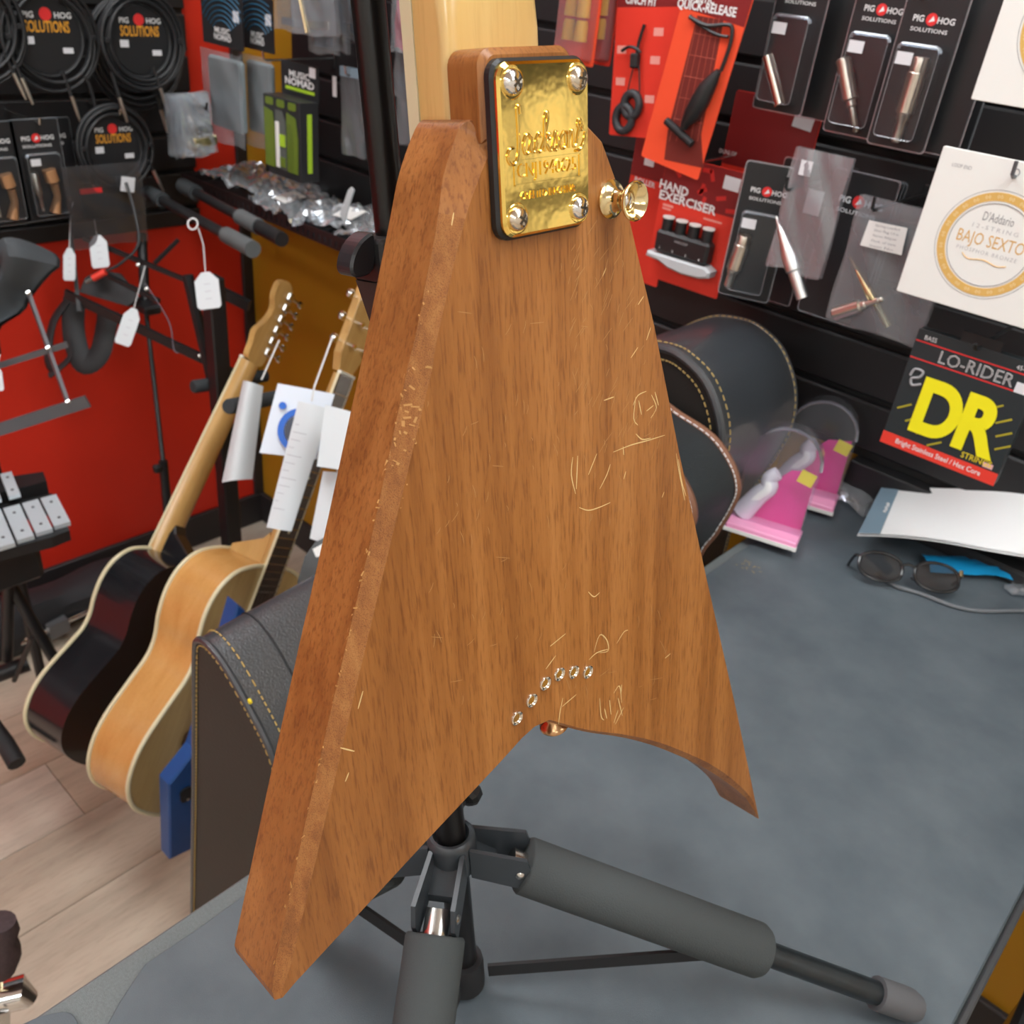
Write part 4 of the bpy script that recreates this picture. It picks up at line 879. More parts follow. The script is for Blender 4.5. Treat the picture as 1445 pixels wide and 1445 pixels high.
# ================================================================== CASES BESIDE THE TABLE
LEA=mat('black_vinyl',(.034,.039,.045),.36,bump=.35,bscale=420,spec=.9,coat=.35)
LEAF=mat('black_vinyl_face',(.016,.0145,.013),.6,bump=.2,bscale=300,spec=.3)
STI=mat('tan_thread',(.50,.34,.11),.7)
def band_case(name,label,prof,y0,y1,dirv,face_m,band_m,edge_m,stitch_m,rim=.006,stitches=True,group=None,zf=0,inset=.012,double=False):
    # prof: closed outline (x,z) of the flat face; the side band runs back along dirv
    base=V((sum(p[0] for p in prof)/len(prof),y0,min(p[1] for p in prof)))
    t=thing(name,label,'guitar case',base,group); n=len(prof); D=dirv*(y1-y0)
    fr_=[V((p[0],y0,p[1])) for p in prof]
    c=V((sum(p.x for p in fr_)/n,y0,sum(p.z for p in fr_)/n))
    area=sum(prof[i][0]*prof[(i+1)%n][1]-prof[(i+1)%n][0]*prof[i][1] for i in range(n))
    def ins(k):
        o=[]
        for i in range(n):
            d=(fr_[(i+1)%n]-fr_[i-1]).normalized(); nn=V((-d.z,0,d.x))*(1 if area>0 else -1); o.append(fr_[i]+nn*k)
        return o
    a=ins(rim); mb=MB(); mb.v=[p+V((0,-.001,0)) for p in a]; mb.f=[tuple(range(n))]; mb.mi=[0]; mb.build('face_panel',face_m,t,world=True)
    mb=MB(); mb.v=[p+D for p in a]; mb.f=[tuple(range(n))]; mb.mi=[0]; mb.build('back_panel',face_m,t,world=True)
    mb=MB(); mb.v=fr_+[p+D for p in fr_]
    for i in range(n): j=(i+1)%n; mb.f.append((i,j,n+j,n+i)); mb.mi.append(0)
    mb.build('side_band',band_m,t,smooth=True,world=True,angle=50)
    MB().tube(ins(rim*.4),rim,8,closed=True).build('front_piping',edge_m,t,smooth=True,world=True)
    MB().tube([p+D for p in ins(rim*.3)],rim*.8,8,closed=True).build('rear_piping',edge_m,t,smooth=True,world=True)
    if stitches:
        def run(loop,nm,off):
            mb=MB(); L=0; P=loop+[loop[0]]; acc=0
            for i in range(len(P)-1):
                s_=(P[i+1]-P[i]); l=s_.length; k=max(1,int(l/.0062))
                for q in range(k):
                    a_=P[i]+s_*(q/k); b_=P[i]+s_*((q+.62)/k); mb.tube([a_+off,(a_+b_)/2+off*1.3,b_+off],.0009,4)
            o=mb.build(nm,stitch_m,t,world=True); o['kind']='stuff'
        run(ins(inset),'face_stitching',V((0,-.0018,0)))
        w2=ins(-.0012); run([p+dirv*.016 for p in w2],'band_stitching',V((0,0,0)))
        run([p+D*.985 for p in w2],'rear_stitching',V((0,0,0)))
    return t
def sp2(pts,n=5,closed=True): return [(p.x,p.y) for p in spline([(a,b,0) for a,b in pts],n,closed)]
# stitched case at the left, leaning by the near table edge
zz=CH
pl=sp2([(-.700,zz-.640),(-.680,zz-.631),(-.650,zz-.638),(-.614,zz-.662),(-.572,zz-.700),(-.556,zz-.742),(-.560,zz-.80),(-.587,zz-.90),(-.62,zz-1.1),(-.66,zz-1.40),(-.68,.02),(-.76,.005),(-.845,.02),(-.83,.15),(-.79,zz-1.167),(-.745,zz-.90),(-.722,zz-.754),(-.708,zz-.665)],4)
band_case('guitar_case','black stitched vinyl guitar case with tan thread standing left of the table','',.36,.78,V((-.14,1,.0)),LEAF,LEA,LEA,STI) if 0 else None
t=band_case('guitar_case','black stitched vinyl case end with dark grey face beside the near table edge',pl,.36,.74,V((-.10,1,0)),mat('case_face_brown_black',(.020,.018,.0155),.55,bump=.15,bscale=250),LEA,LEA,STI,rim=.004,inset=.0075)
sm=[V((p[0],.36,p[1])) for p in pl[0:30]]
MB().tube([p+V((-.0058,.058,.0)) +V((0,0,.0004)) for p in sm],.0012,5).build('band_seam',SOFTBLK,t,world=True)
kp=onY(352,990,.355); MB().lathe([(.0,.003),(.003,.002),(.003,0)],frame(V((kp.x,.3565,kp.z)),V((1,0,0)),V((0,0,1))),8).build('thread_knot',TXTY,t,world=True)
# arched black case by the wall
pr=sp2([(-.60,zz-.421),(-.565,zz-.423),(-.523,zz-.444),(-.490,zz-.491),(-.480,zz-.545),(-.490,zz-.60),(-.515,zz-.68),(-.53,zz-.76),(-.52,zz-.95),(-.475,zz-1.2),(-.475,.10),(-.53,.012),(-.62,.005),(-.72,.012),(-.77,.10),(-.77,zz-1.2),(-.70,zz-.95),(-.69,zz-.76),(-.70,zz-.65),(-.715,zz-.56),(-.70,zz-.48),(-.65,zz-.435)],5)
t=band_case('guitar_case','tall arched black vinyl guitar case with tan stitching near the accessory panel',pr,1.0,1.20,V((0,1,0)),LEAF,LEA,LEA,STI,rim=.006,inset=.017)
# brown piped case in front of it
BRN=mat('brown_leather_piping',(.20,.085,.045),.45)
pb=sp2([(-.60,zz-.487),(-.54,zz-.493),(-.49,zz-.503),(-.455,zz-.527),(-.438,zz-.555),(-.440,zz-.585),(-.452,zz-.63),(-.470,zz-.70),(-.48,zz-.95),(-.46,zz-1.25),(-.465,.10),(-.50,.012),(-.60,.005),(-.70,.012),(-.74,.10),(-.74,zz-1.25),(-.70,zz-.95),(-.70,zz-.7),(-.72,zz-.60),(-.70,zz-.52)],5)
t=band_case('guitar_case','small black case with brown leather piping in front of the arched case',pb,.875,.98,V((0,1,0)),LEAF,mat('grained_vinyl',(.020,.025,.028),.4,bump=.6,bscale=700),BRN,PAPER,rim=.0095,stitches=False)
for yy in (.875,.98):
    mb=MB(); P=[V((p[0],yy-.003,p[1])) for p in pb]
    for i in range(0,44):
        s_=P[i+1]-P[i]; k=max(1,int(s_.length/.006))
        for q in range(k): mb.tube([P[i]+s_*(q/k)+V((.002,-.0045,.003)),P[i]+s_*((q+.7)/k)+V((.002,-.0045,.003))],.0008,4)
    o=mb.build('white_stitching',PAPER,t,world=True); o['kind']='stuff'
q=onY(1028,704,.972); MB().lathe([(0,.004),(.004,.003),(.0055,0)],frame(q,V((1,0,0)),V((0,0,1))),12).build('rivet',CHROME,t,world=True,smooth=True)
q=onY(987,722,.95); MB().box(q.x-.016,q.y-.012,q.z-.004,q.x+.016,q.y+.012,q.z+.006,b=.002).build('latch',mat('worn_latch',(.12,.12,.12),.4,.5),t,world=True)
# ================================================================== PINK CLAMSHELL PACKS
PK=mat('hot_pink_card',(.86,.05,.34),.4); PKL=mat('light_pink_card',(.90,.36,.58),.4)
def clam(x,y,s,rz,label,labelcol,tl):
    M=T(x,y,ZT+.002)@MX.Rotation(rz,4,'Z')@MX.Rotation(tl,4,'X')
    t=thing('clamshell_pack',label,'blister pack',M,'pink clamshell packs')
    # local x right, z up, y back: a card with an arched clear dome
    arch=[(-.045*s,0),(-.045*s,.10*s)]+[(.045*s*math.cos(math.pi-a*math.pi/10),.10*s+.045*s*math.sin(a*math.pi/10)) for a in range(1,10)]+[(.045*s,.10*s),(.045*s,0)]
    Q=MX(((1,0,0,0),(0,0,-1,0),(0,1,0,0),(0,0,0,1)))
    MB().prism([(-.043*s,.010*s),(.043*s,.010*s),(.040*s,.092*s),(.010*s,.086*s),(-.020*s,.05*s)],-.001,.001,Q).build('pink_card',PK,t)
    MB().box(-.046*s,-.055*s,.0,.046*s,.004,.012*s,b=.002).build('pink_base',PKL,t); MB().box(-.047*s,-.057*s,.001,.047*s,-.050*s,.006).build('white_trim',WHITE,t)
    mb=MB(); n=len(arch); 
    for yy in (-.028*s,.010*s): mb.v+=[V((a,yy,b)) for a,b in arch]
    for i in range(n-1): mb.f.append((i,i+1,n+i+1,n+i)); mb.mi.append(0)
    mb.f.append(tuple(range(n))); mb.mi.append(0); mb.build('clear_dome',clear('clamshell',tint=(.90,.88,.94),gloss=.03,haze=.06,rough=.15),t,smooth=True)
    MB().tube([V((a,-.012*s,b*.97)) for a,b in arch[1:-1]],.0022*s,6).build('dome_ridge',clear('clamshell_rim',tint=(.7,.7,.76),gloss=.3,haze=.25),t,smooth=True)
    MB().tube(spline([(-.034*s,-.014*s,.015*s),(-.020*s,-.016*s,.045*s),(-.010*s,-.018*s,.060*s),(-.012*s,-.018*s,.072*s),(-.004*s,-.018*s,.082*s)],5),[(.014-.00025*k)*s for k in range(21)],10).build('white_handle',mat('gloss_white',(.86,.85,.86),.25),t,smooth=True)
    MB().box(.004*s,-.020*s,.082*s,.024*s,-.018*s,.099*s,MX.Rotation(.2,4,'Y')).build('yellow_tag',mat('tag_yellow',(.85,.72,.03),.5),t)
    return t
p=onZ(1070,742,ZT); clam(p.x+.012,p.y,1.1,.30,'pink and white clamshell pack with a yellow tag nearest the arched case','y',-.18)
p=onZ(1130,700,ZT); clam(p.x,p.y+.01,1.1,.30,'second pink clamshell pack behind the first at the table corner','y',-.10)
# ================================================================== THINGS ON THE TABLE
p=onZ(1205,712,ZT); M=T(p.x-.01,p.y+.03,ZT+.001)@MX.Rotation(-.3,4,'Z'); t=thing('parts_bag','clear padded bag of small parts lying beside the white paper','plastic bag',M)
nx,ny,fn=bagmesh(.11,.10,.012,71,12,10); MB().grid(12,10,lambda u,v:(fn(u,v)[0]-.055,fn(u,v)[1]-.05,.004+.022*(math.sin(math.pi*u)*math.sin(math.pi*v))**.5+abs(fn(u,v)[2]))).build('film',CR,t,smooth=True)
for k in range(5): a,b=random.uniform(-.03,.03),random.uniform(-.03,.03); MB().box(a,b,.001,a+.015,b+.012,.010,b=.003).build('white_part',[WHITE,NICKEL][k%2],t)
# white paper pad, propped on the clutter against the wall
zp=ZT+.030; yb=YW-.012
A=onZ(1212,752,zp); B=onY(1247,683,yb); C=onY(1540,708,yb); D=onY(1540,795,yb-.04)
t=thing('paper_pad','white paper sheet with a blue-grey strip lying at the back of the table','paper',A)
def pad(u,v):
    b=(A*(1-u)+D*u)*(1-v)+(B*(1-u)+C*u)*v; b=b+V((0,-.003,.006*math.sin(u*3.2)+.003*math.sin(u*7+v*3))); return b
MB().grid(24,8,pad).grid(24,8,lambda u,v:pad(u,v)-V((0,0,.004))).build('sheet',PAPER,t,smooth=True,world=True)
MB().grid(3,8,lambda u,v:pad(u*.095+.001,v)+V((0,-.0005,.0012))).build('blue_grey_strip',mat('blue_grey_strip',(.20,.29,.36),.5),t,smooth=True,world=True)
mb=MB()
for k in range(5): q=pad(.075+.003*(k%2),.40+.04*k)+V((0,-.001,.002)); mb.box(q.x-.002,q.y-.003,q.z,q.x+.002,q.y+.002,q.z+.0003)
mb.build('strip_lettering',TXTW,t,world=True)['kind']='stuff'
MB().box(A.x+.03,A.y+.10,ZT+.0005,D.x,yb,zp-.006,b=.004).build('pad_block',SOFTBLK,t,world=True)
# blue wrapper
p=onZ(1318,800,ZT+.012); t=thing('blue_wrapper','glossy blue plastic wrapper sticking out under the white paper','wrapper',p)
nx,ny,fn=bagmesh(.26,.045,.010,81,20,6); Q=T(p.x,p.y-.010,ZT+.004)@MX.Rotation(math.atan2((onZ(1445,814,ZT+.012)-p).y,(onZ(1445,814,ZT+.012)-p).x),4,'Z')
MB().grid(20,6,lambda u,v:(fn(u,v)[0],fn(u,v)[1],.004+abs(fn(u,v)[2])+.006*math.sin(math.pi*v)),Q).build('wrapper_film',mat('blue_gloss_film',(.01,.23,.46),.2,coat=.5,bump=.2,bscale=60),t,smooth=True,world=True)
p=onZ(1432,832,ZT); t=thing('crumpled_film','small crumple of clear film at the right edge of the table','plastic bag',p); nx,ny,fn=bagmesh(.06,.045,.02,91,10,8)
MB().grid(10,8,lambda u,v:(fn(u,v)[0],fn(u,v)[1],.003+abs(fn(u,v)[2])*1.3),T(p.x-.01,p.y-.02,ZT+.001)).build('film',CR,t,smooth=True,world=True)
# eyeglasses
GB=mat('glasses_black',(.012,.012,.013),.22,coat=.4)
c0=onZ(1225,796,ZT+.024); c1=onZ(1340,818,ZT+.024); dx=(c1-c0).normalized(); up=(V((0,0,1))*.62+dx.cross(V((0,0,1)))*(-.78)).normalized()
mid=(c0+c1)/2; gM=frame(mid,dx,up); t=thing('eyeglasses','black framed glasses lying on the rubber mat before the white paper','glasses',gM)
hw=(c1-c0).length/2*1.25
for s_ in (-1,1):
    cx=s_*hw*.55; rim=[(cx+hw*.43*math.cos(a)*1.0,.020*math.copysign(abs(math.sin(a))**.75,math.sin(a)),0) for a in [2*math.pi*k/26 for k in range(26)]]
    MB().tube(rim,.0024,8,closed=True).build('rim',GB,t,smooth=True); MB().prism([(x,y) for x,y,z in rim],-.0006,.0006).build('lens',clear('lens',tint=(.62,.60,.60),gloss=.02,haze=.01,rough=.05),t)
    MB().tube(spline([(s_*hw*.98,.010,0),(s_*hw*1.06,.010,-.006),(s_*hw*1.0,.004,-.05),(s_*hw*.55,-.002,-.085),(-s_*hw*.35,-.006,-.088)],5),.0022,6).build('temple',GB,t,smooth=True)
    MB().lathe([(0,.004),(.003,.003),(.004,0)],T(s_*.008,-.006,-.004),8).build('nose_pad',CLEAR,t)
MB().tube(spline([(-.012,.006,0),(0,.010,.001),(.012,.006,0)],4),.0022,6).build('bridge',GB,t,smooth=True)
MB().tube([(hw*1.0,.006,.003),(hw*1.0,.014,.003)],.003,8).build('gold_hinge',BR,t)
# cord
pts=[onZ(x,y,ZT+.0035) for x,y in ((1238,808),(1262,826),(1300,838),(1345,855),(1385,862),(1445,862),(1520,866))]
solo(MB().tube(spline(pts,8),.0026,8),'grey_cable',mat('grey_cable',(.14,.15,.16),.5),'thin grey cable snaking across the mat below the glasses','cable',smooth=True)
# yellow bin right of the table
p=onZ(1440,1350,.45)
t=thing('yellow_bin','yellow plastic bin on the floor right of the table','bin',V((.30,.75,0)))
yb=mat('bin_yellow',(.75,.46,.01),.45)
MB().box(.10,.55,.0,.42,1.0,.62,b=.01).build('bin_body',yb,t,world=True); MB().box(.09,.54,.62,.43,1.01,.64,b=.006).build('lid',BLACK,t,world=True); MB().box(.12,.60,.64,.30,.85,.66,b=.004).build('wood_offcut',wood('offcut',(.5,.3,.15),(.6,.38,.2),(.66,.45,.25)),t,world=True)

# ================================================================== RED WALL: CABLES AND PACKS
JKM=mat('jack_metal',(.66,.62,.56),.3,1)
CABM=mat('cable_black',(.016,.017,.019),.45)
def coil(px,X,r,label,card=True,seed=0,plugs=((.2,-1.25),(.55,-1.55))):
    random.seed(seed); o=onX(*px,X); M=FR_(o); t=thing('coiled_cable',label,'cable',M,'coiled instrument cables on the red wall panel')
    for k in range(6):
        rr=r*(.84+.055*k); ox,oy=random.uniform(-.004,.004),random.uniform(-.004,.004)
        MB().tube([(ox+rr*math.cos(a*.2094),oy+rr*1.04*math.sin(a*.2094),.004+.006*((k*2)%3)+.002*math.sin(a*.5+k)) for a in range(30)],.0038,7,closed=True).build('cable_loop',CABM,t,smooth=True)
    for (a,b) in plugs:
        p0=V((a*r,b*r*.55,.016)); p1=V((a*r+.12*r,b*r,.018)); MB().tube([V((a*r*.8,-r*.75,.014)),p0,p1],.0036,7).build('cable_end',CABM,t,smooth=True)
        MB().tube([p1,p1+(p1-p0).normalized()*.030,p1+(p1-p0).normalized()*.048],[.0040,.0040,.0024],8).build('jack_plug',JKM,t,smooth=True)
    for k in range(2): q=(-1)**k; MB().box(q*r*.98-.004,-.003,-.002,q*r*.98+.006,.006,.022,b=.001).build('cable_tie',SOFTBLK,t)
    if card:
        MB().prism(circ(r*.80,28),.002,.0040).build('round_card',CARDBLK,t)
        text('logo_left','PIG',r*.13,T(-r*.40,r*.46,.0043),TXTW,t,ext=0,bold=.02); MB().prism(circ(r*.14,16,0,r*.48),.004,.0046).build('logo_disc',TXTR,t); text('logo_right','HOG',r*.13,T(r*.40,r*.46,.0043),TXTW,t,ext=0,bold=.02)
        text('card_word','SOLUTIONS',r*.24,T(0,r*.22,.0044),TXTO,t,ext=0,bold=.02,fit=r*1.05)
        sticker(t,-r*.45,-.02*r-.004,.018,.013,.0052); sticker(t,r*.42,-r*.28,.020,.010,.0052)
    return t
coil((67,52),-1.98,.082,'coiled black cable with round card at the top left, nearest the red wall end',seed=1,plugs=((.15,-1.25),(.75,-1.75)))
coil((188,72),-2.02,.094,'larger coiled cable hanging behind the second top cable',card=True,seed=2,plugs=((.3,-1.2),))
coil((197,57),-1.94,.078,'second coiled black cable with round card, beside the red stripe',seed=3,plugs=((-.95,-1.3),(.2,-1.1)))
coil((160,206),-1.96,.072,'lone lower coiled black cable with round card',seed=4,plugs=((-.95,-.95),(.9,-.7)))
coil((-48,35),-1.97,.085,'coiled black cable cut off at the left edge of the picture',card=False,seed=5,plugs=((.75,-1.0),(.6,-.9)))
# hang bands and hook stubs of cables
for (x,y,X,l) in ((67,-8,-1.98,'hook of the top left coiled cable'),(197,-5,-1.94,'hook of the second coiled cable'),(163,158,-1.96,'hook of the lone lower coiled cable'),(50,172,-1.95,'hook of the left adapter packs')):
    p=onX(x,y,X); t=thing('display_hook',l,'hook',p,'display hooks on the red wall panel'); MB().tube([(XR+.018,p.y,p.z),(p.x+.02,p.y,p.z),(p.x+.024,p.y,p.z+.012)],.0024,7).build('prong',STEEL,t,smooth=True,world=True)
# adapter packs, left
def MR(x,y,X,tilt=0): return FR_(onX(x,y,X),tilt)
for i,(q,X,lb_) in enumerate((((40,313),-1.95,'black adapter pack with two tan plugs hanging on the red wall panel'),((-22,322),-1.95,'adapter pack cut off at the left picture edge'),((58,306),-2.02,'spare adapter pack behind the one with tan plugs'))):
    def cc(t,i=i):
        if i==2: return
        TANP=mat('tan_plug',(.40,.20,.09),.5)
        adapter(t,'jack',.030,.020,.024,.095,.010,JKM,.9)
        MB().tube([(.058,.075,.010),(.054,.098,.010)],.013,12).build('tan_plug_body',TANP,t,smooth=True); MB().tube([(.052,.014,.010),(.062,.045,.010),(.060,.070,.010)],[.011,.007,.008],10).build('tan_plug_tail',TANP,t,smooth=True)
    pighog('adapter_pack',MR(*q,X,.02),.090,.190,lb_,cc if i<2 else None,'adapter packs on the red wall')
# hanging bags by the red stripe
for i,(x,y,X) in enumerate(((238,218,-1.90),(246,222,-1.87),(254,224,-1.84),(262,222,-1.81))):
    t=bag('parts_bag',MR(x,y,X,.03*i),.098-.010*i,.120,.014,61+i,['rearmost','third','second','front'][i]+' clear parts bag in the bundle beside the red stripe',group='bundled clear bags by the red stripe',m=CR if i>1 else BAG)
    if i>1:
        MB().box(.02,.015,.001,.075,.035,.008,b=.003).build('brass_part',MATS['brass_plug'],t); MB().box(.03,.04,.001,.07,.055,.006,b=.002).build('dark_part',SOFTBLK,t)
p=onX(280,150,-1.82); t=thing('display_hook','hook of the bundled clear bags by the red stripe','hook',p,'display hooks on the red wall panel'); MB().tube([(XR,p.y,p.z),(p.x+.03,p.y,p.z),(p.x+.033,p.y,p.z+.012)],.0026,7).build('prong',BLACK,t,smooth=True,world=True)
# dark accessory bag under the cables
M=MR(103,352,-1.93); t=bag('accessory_bag',M,.165,.165,.010,66,'dark clear accessory bag with a white sticker under the lower cable',m=clear('smoke_bag',tint=(.72,.70,.72),gloss=.04,haze=.03,rough=.25))
sticker(t,.125,.125,.030,.030,.020,-.2); MB().box(.03,.11,.002,.075,.120,.006).build('red_print_strip',TXTR,t); MB().box(.03,.06,.0005,.14,.12,.003).build('dark_insert',SOFTBLK,t)
# ================================================================== STANDS ON THE LEFT
GB2=mat('stand_black_satin',(.013,.013,.014),.38)
def bar(mb,a,b,w_,th,up=V((0,0,1))):
    d=(b-a).normalized(); s_=d.cross(up).normalized(); u=s_.cross(d).normalized(); v=[p+s_*i*th/2+u*j*w_/2 for p in (a,b) for i in (-1,1) for j in (-1,1)]
    mb.add(v,[(0,1,3,2),(4,6,7,5),(0,4,5,1),(2,3,7,6),(1,5,7,3),(0,2,6,4)]); return mb
# multi guitar stand
pA=atD(322,700,2.06); 
t=thing('multi_guitar_stand','black upright multi-guitar stand with grey foam arms behind the acoustic guitars','guitar stand',V((pA.x,pA.y,0)))
top=V((pA.x,pA.y,CH-.60)); pz0=V((pA.x,pA.y,0))
MB().box(pA.x-.018,pA.y-.018,0,pA.x+.018,pA.y+.018,top.z,b=.003).build('upright',GB2,t,world=True)
MB().box(pA.x-.3,pA.y-.02,.0,pA.x+.3,pA.y+.02,.03,b=.004).build('base_bar',GB2,t,world=True); MB().box(pA.x-.02,pA.y-.35,.0,pA.x+.02,pA.y+.2,.03,b=.004).build('base_bar',GB2,t,world=True)
q=atD(283,480,1.9); MB().tube([V((q.x-.03,q.y,CH-.62)),V((q.x+.03,q.y+.02,CH-.95))],.012,8).build('brace',GB2,t,smooth=True,world=True)
for (a,b,d1,d2,fa,fb,rr,sub) in (((210,272),(357,352),2.02,1.66,.78,1.0,.0125,1),((258,262),(398,338),2.0,1.68,.62,.80,.0125,2)):
    A=atD(*a,d1); B=atD(*b,d2); ao=MB().tube([A,A+(B-A)*.98],rr*.82,12).build('upper_arm',GB2,t,smooth=True,world=True)
    MB().tube([A+(B-A)*fa,A+(B-A)*fb],rr*1.25,14).build('foam_sleeve',mat('light_grey_foam',(.10,.108,.11),.9),ao,smooth=True,world=True)
    if sub==2: MB().tube([A+(B-A)*.80,A+(B-A)*1.0],rr*1.1,14).build('rubber_tip',BLACK,ao,smooth=True,world=True)
    MB().tube([A,A+(B-A)*.16],rr*1.3,12).build('dark_sleeve',FOAM2,ao,smooth=True,world=True)
for (a,b,d1,d2) in (((272,546),(375,530),1.92,2.05),((322,574),(396,560),1.62,1.80),((430,626),(466,614),1.52,1.62)):
    A=atD(*a,d1); B=atD(*b,d2); MB().tube([A,A+(B-A)*.02,B],[.0125,.014,.014],16).build('padded_arm',FOAM2,t,smooth=True,world=True)
# thin microphone stand
P=[atD(*q,2.02) for q in ((200,330),(205,430),(230,650),(240,745))]
t=thing('microphone_stand','thin black microphone stand in front of the red wall','microphone stand',V((P[-1].x,P[-1].y,0)))
MB().tube([P[0],P[1]],.011,10).build('upper_clutch',GB2,t,smooth=True,world=True); MB().tube([P[1],P[2]],.0055,10).build('upper_tube',GB2,t,smooth=True,world=True)
MB().tube([P[2],V((P[3].x+.02,P[3].y-.02,.02))],.010,10).build('lower_tube',GB2,t,smooth=True,world=True)
k=atD(222,660,2.0); MB().lathe([(.0,-.010),(.009,-.009),(.010,.004),(0,.008)],T(k.x,k.y,k.z),12).build('thumb_knob',BLACK,t,smooth=True,world=True)
for a in (0,2.1,4.2): MB().tube([V((P[3].x+.02,P[3].y-.02,.10)),V((P[3].x+.02+.22*math.cos(a),P[3].y-.02+.18*math.sin(a),.012))],.007,8).build('foot_leg',GB2,t,smooth=True,world=True)
k=atD(207,432,2.0); MB().box(k.x-.03,k.y-.02,k.z-.012,k.x+.03,k.y+.02,k.z+.008,b=.004).build('clutch_lever',BLACK,t,world=True)
# folding music stand, black
t=thing('music_stand','black folding music stand hung with white price tags','music stand',atD(220,520,1.95))
d=1.93
for nm,pts,w_ in (('ledge',((92,414),(330,527)),.020),('upper_bar',((118,336),(352,432)),.009),('lower_bar',((150,388),(225,425)),.009),('upright_bar',((252,338),(218,372)),.007),('link_bar',((313,405),(283,505)),.007),('side_bar',((100,330),(112,440)),.010)):
    bar(MB(),atD(*pts[0],d),atD(*pts[1],d),w_,.008).build(nm,GB2,t,world=True)
for x,y in ((282,502),(195,374),(318,416),(207,408)): q=atD(x,y,d-.008); MB().lathe([(0,.003),(.004,.002),(.004,0)],axisM(q,CAM),8).build('rivet',STEEL,t,world=True)
bar(MB(),atD(312,412,1.9),atD(352,432,1.9),.022,.012).build('end_clip',BLACK,t,world=True)
for nm,pts in (('support_plate',((120,392),(140,380),(170,386),(196,420),(180,432),(112,412))),):
    MB().prism([(p.x,p.y) for p in [V((q[0]/100,-q[1]/100,0)) for q in pts]],0,.02,None) ; A=[atD(*q,1.98) for q in pts]; mb=MB(); mb.v=A+[p+fw*.01 for p in A]; n=len(A); mb.f=[tuple(range(n)),tuple(range(n,2*n))[::-1]]+[(i,(i+1)%n,n+(i+1)%n,n+i) for i in range(n)]; mb.mi=[0]*(n+2); mb.build(nm,mat('charcoal_plastic',(.028,.028,.030),.5),t,world=True)
def slab(name,pts,d,th,m,label=None,cat=None,parent=None,group=None,curve=0):
    A=[atD(*q,d) for q in pts]; n=len(A); mb=MB(); mb.v=A+[p+fw*th for p in A]; mb.f=[tuple(range(n)),tuple(range(n,2*n))[::-1]]+[(i,(i+1)%n,n+(i+1)%n,n+i) for i in range(n)]; mb.mi=[0]*(n+2)
    if parent is not None: return mb.build(name,m,parent,world=True)
    return solo(mb,name,m,label,cat,group=group)
# hanging black strap loops
mb=MB()
for pts,r_ in ((((95,425),(75,455),(68,505),(78,525)),.016),(((70,530),(98,505),(96,480)),.014),(((105,420),(104,470),(118,512),(140,500),(150,460),(152,440)),.024)):
    mb.tube(spline([atD(*q,1.98) for q in pts],6),r_,8,flat=.35)
solo(mb,'strap_bundle',SOFTBLK,'bundle of black straps hanging below the music stand ledge','strap',smooth=True)
# red tipped audio cable
t=thing('audio_cable','black audio cable with a red plug hanging in front of the red wall','cable',atD(140,385,1.9))
MB().tube(spline([atD(*q,1.9) for q in ((150,382),(170,372),(195,345),(190,300),(178,258))],6),.003,7).build('lead',CABM,t,smooth=True,world=True)
MB().tube([atD(149,383,1.9),atD(131,393,1.9)],.0075,10).build('red_plug',mat('red_plug',(.80,.05,.03),.4),t,smooth=True,world=True); MB().tube([atD(131,393,1.9),atD(121,398,1.9)],.0045,8).build('plug_tip',STEEL,t,smooth=True,world=True)
# grey folding music stand with cloth bag, far left
t=thing('music_stand','grey folding music stand at the left edge with a tilted ledge','music stand',atD(60,560,1.62))
for nm,a,b,w_ in (('diagonal_bar',(40,413),(97,572),.012),('cross_bar',(-40,528),(95,486),.010),('ledge',(-60,625),(124,566),.022)):
    bar(MB(),atD(*a,1.62),atD(*b,1.62),w_,.006).build(nm,GREYMET,t,world=True)
for x,y in ((40,413),(68,491),(96,567)): MB().lathe([(0,.003),(.004,.002),(.004,0)],axisM(atD(x,y,1.61),CAM),8).build('rivet',CHROME,t,world=True)
MB().tube([atD(-30,560,1.66),V((atD(-30,560,1.66).x,atD(-30,560,1.66).y,.05))],.011,8).build('post',GB2,t,world=True)
random.seed(5); A=[(-30,400),(8,365),(32,350),(55,366),(78,366),(62,400),(40,440),(20,470),(-5,500),(-40,500)]
t=thing('cloth_cover','crumpled dark grey cloth cover draped at the left edge','cover',atD(15,440,1.68))
def clo(u,v):
    y=350+v*150; x0=-45; x1=32+46*max(0,1-abs(v-.12)*3.2)-70*max(0,v-.25); q=atD(x0+(x1-x0)*u,y+ (8*math.sin(u*6) if v<.1 else 0),1.66); return q+fw*(.03*math.sin(u*7+v*3)+.02*math.sin(v*11-u*4))
MB().grid(14,14,clo).build('cloth',mat('grey_cloth',(.055,.063,.070),.75),t,smooth=True,world=True)
MB().grid(14,14,lambda u,v:clo(u,v)+fw*.012).build('lining',SOFTBLK,t,smooth=True,world=True)
# price tags
def ptag(pts_top,cx,cy,w_,h_,rot,d,label):
    o=atD(cx,cy,d); M=frame(o,rt,-dn)@MX.Rotation(rot,4,'Z'); t=thing('price_tag',label,'price tag',M,'white price tags on strings'); k=d/FPX; w2,h2=w_*k/2,h_*k/2
    MB().prism([(-w2,-h2*.85),(-w2*.8,-h2),(w2*.8,-h2),(w2,-h2*.85),(w2,h2*.55),(w2*.35,h2),(-w2*.35,h2),(-w2,h2*.55)],-.0006,.0006).build('tag_card',PAPER2,t)
    for j in range(3): MB().box(-w2*.25,h2*(.35-.4*j)-.001,.0006,w2*.3,h2*(.35-.4*j)+.001,.0008).build('pen_mark',STICK2,t)
    P=[M@V((0,h2*.8,.001))]+[atD(*q,d+.01) for q in pts_top]; MB().tube(P,.0011,5).build('string_loop',mat('white_string',(.62,.62,.62),.7),t,world=True)
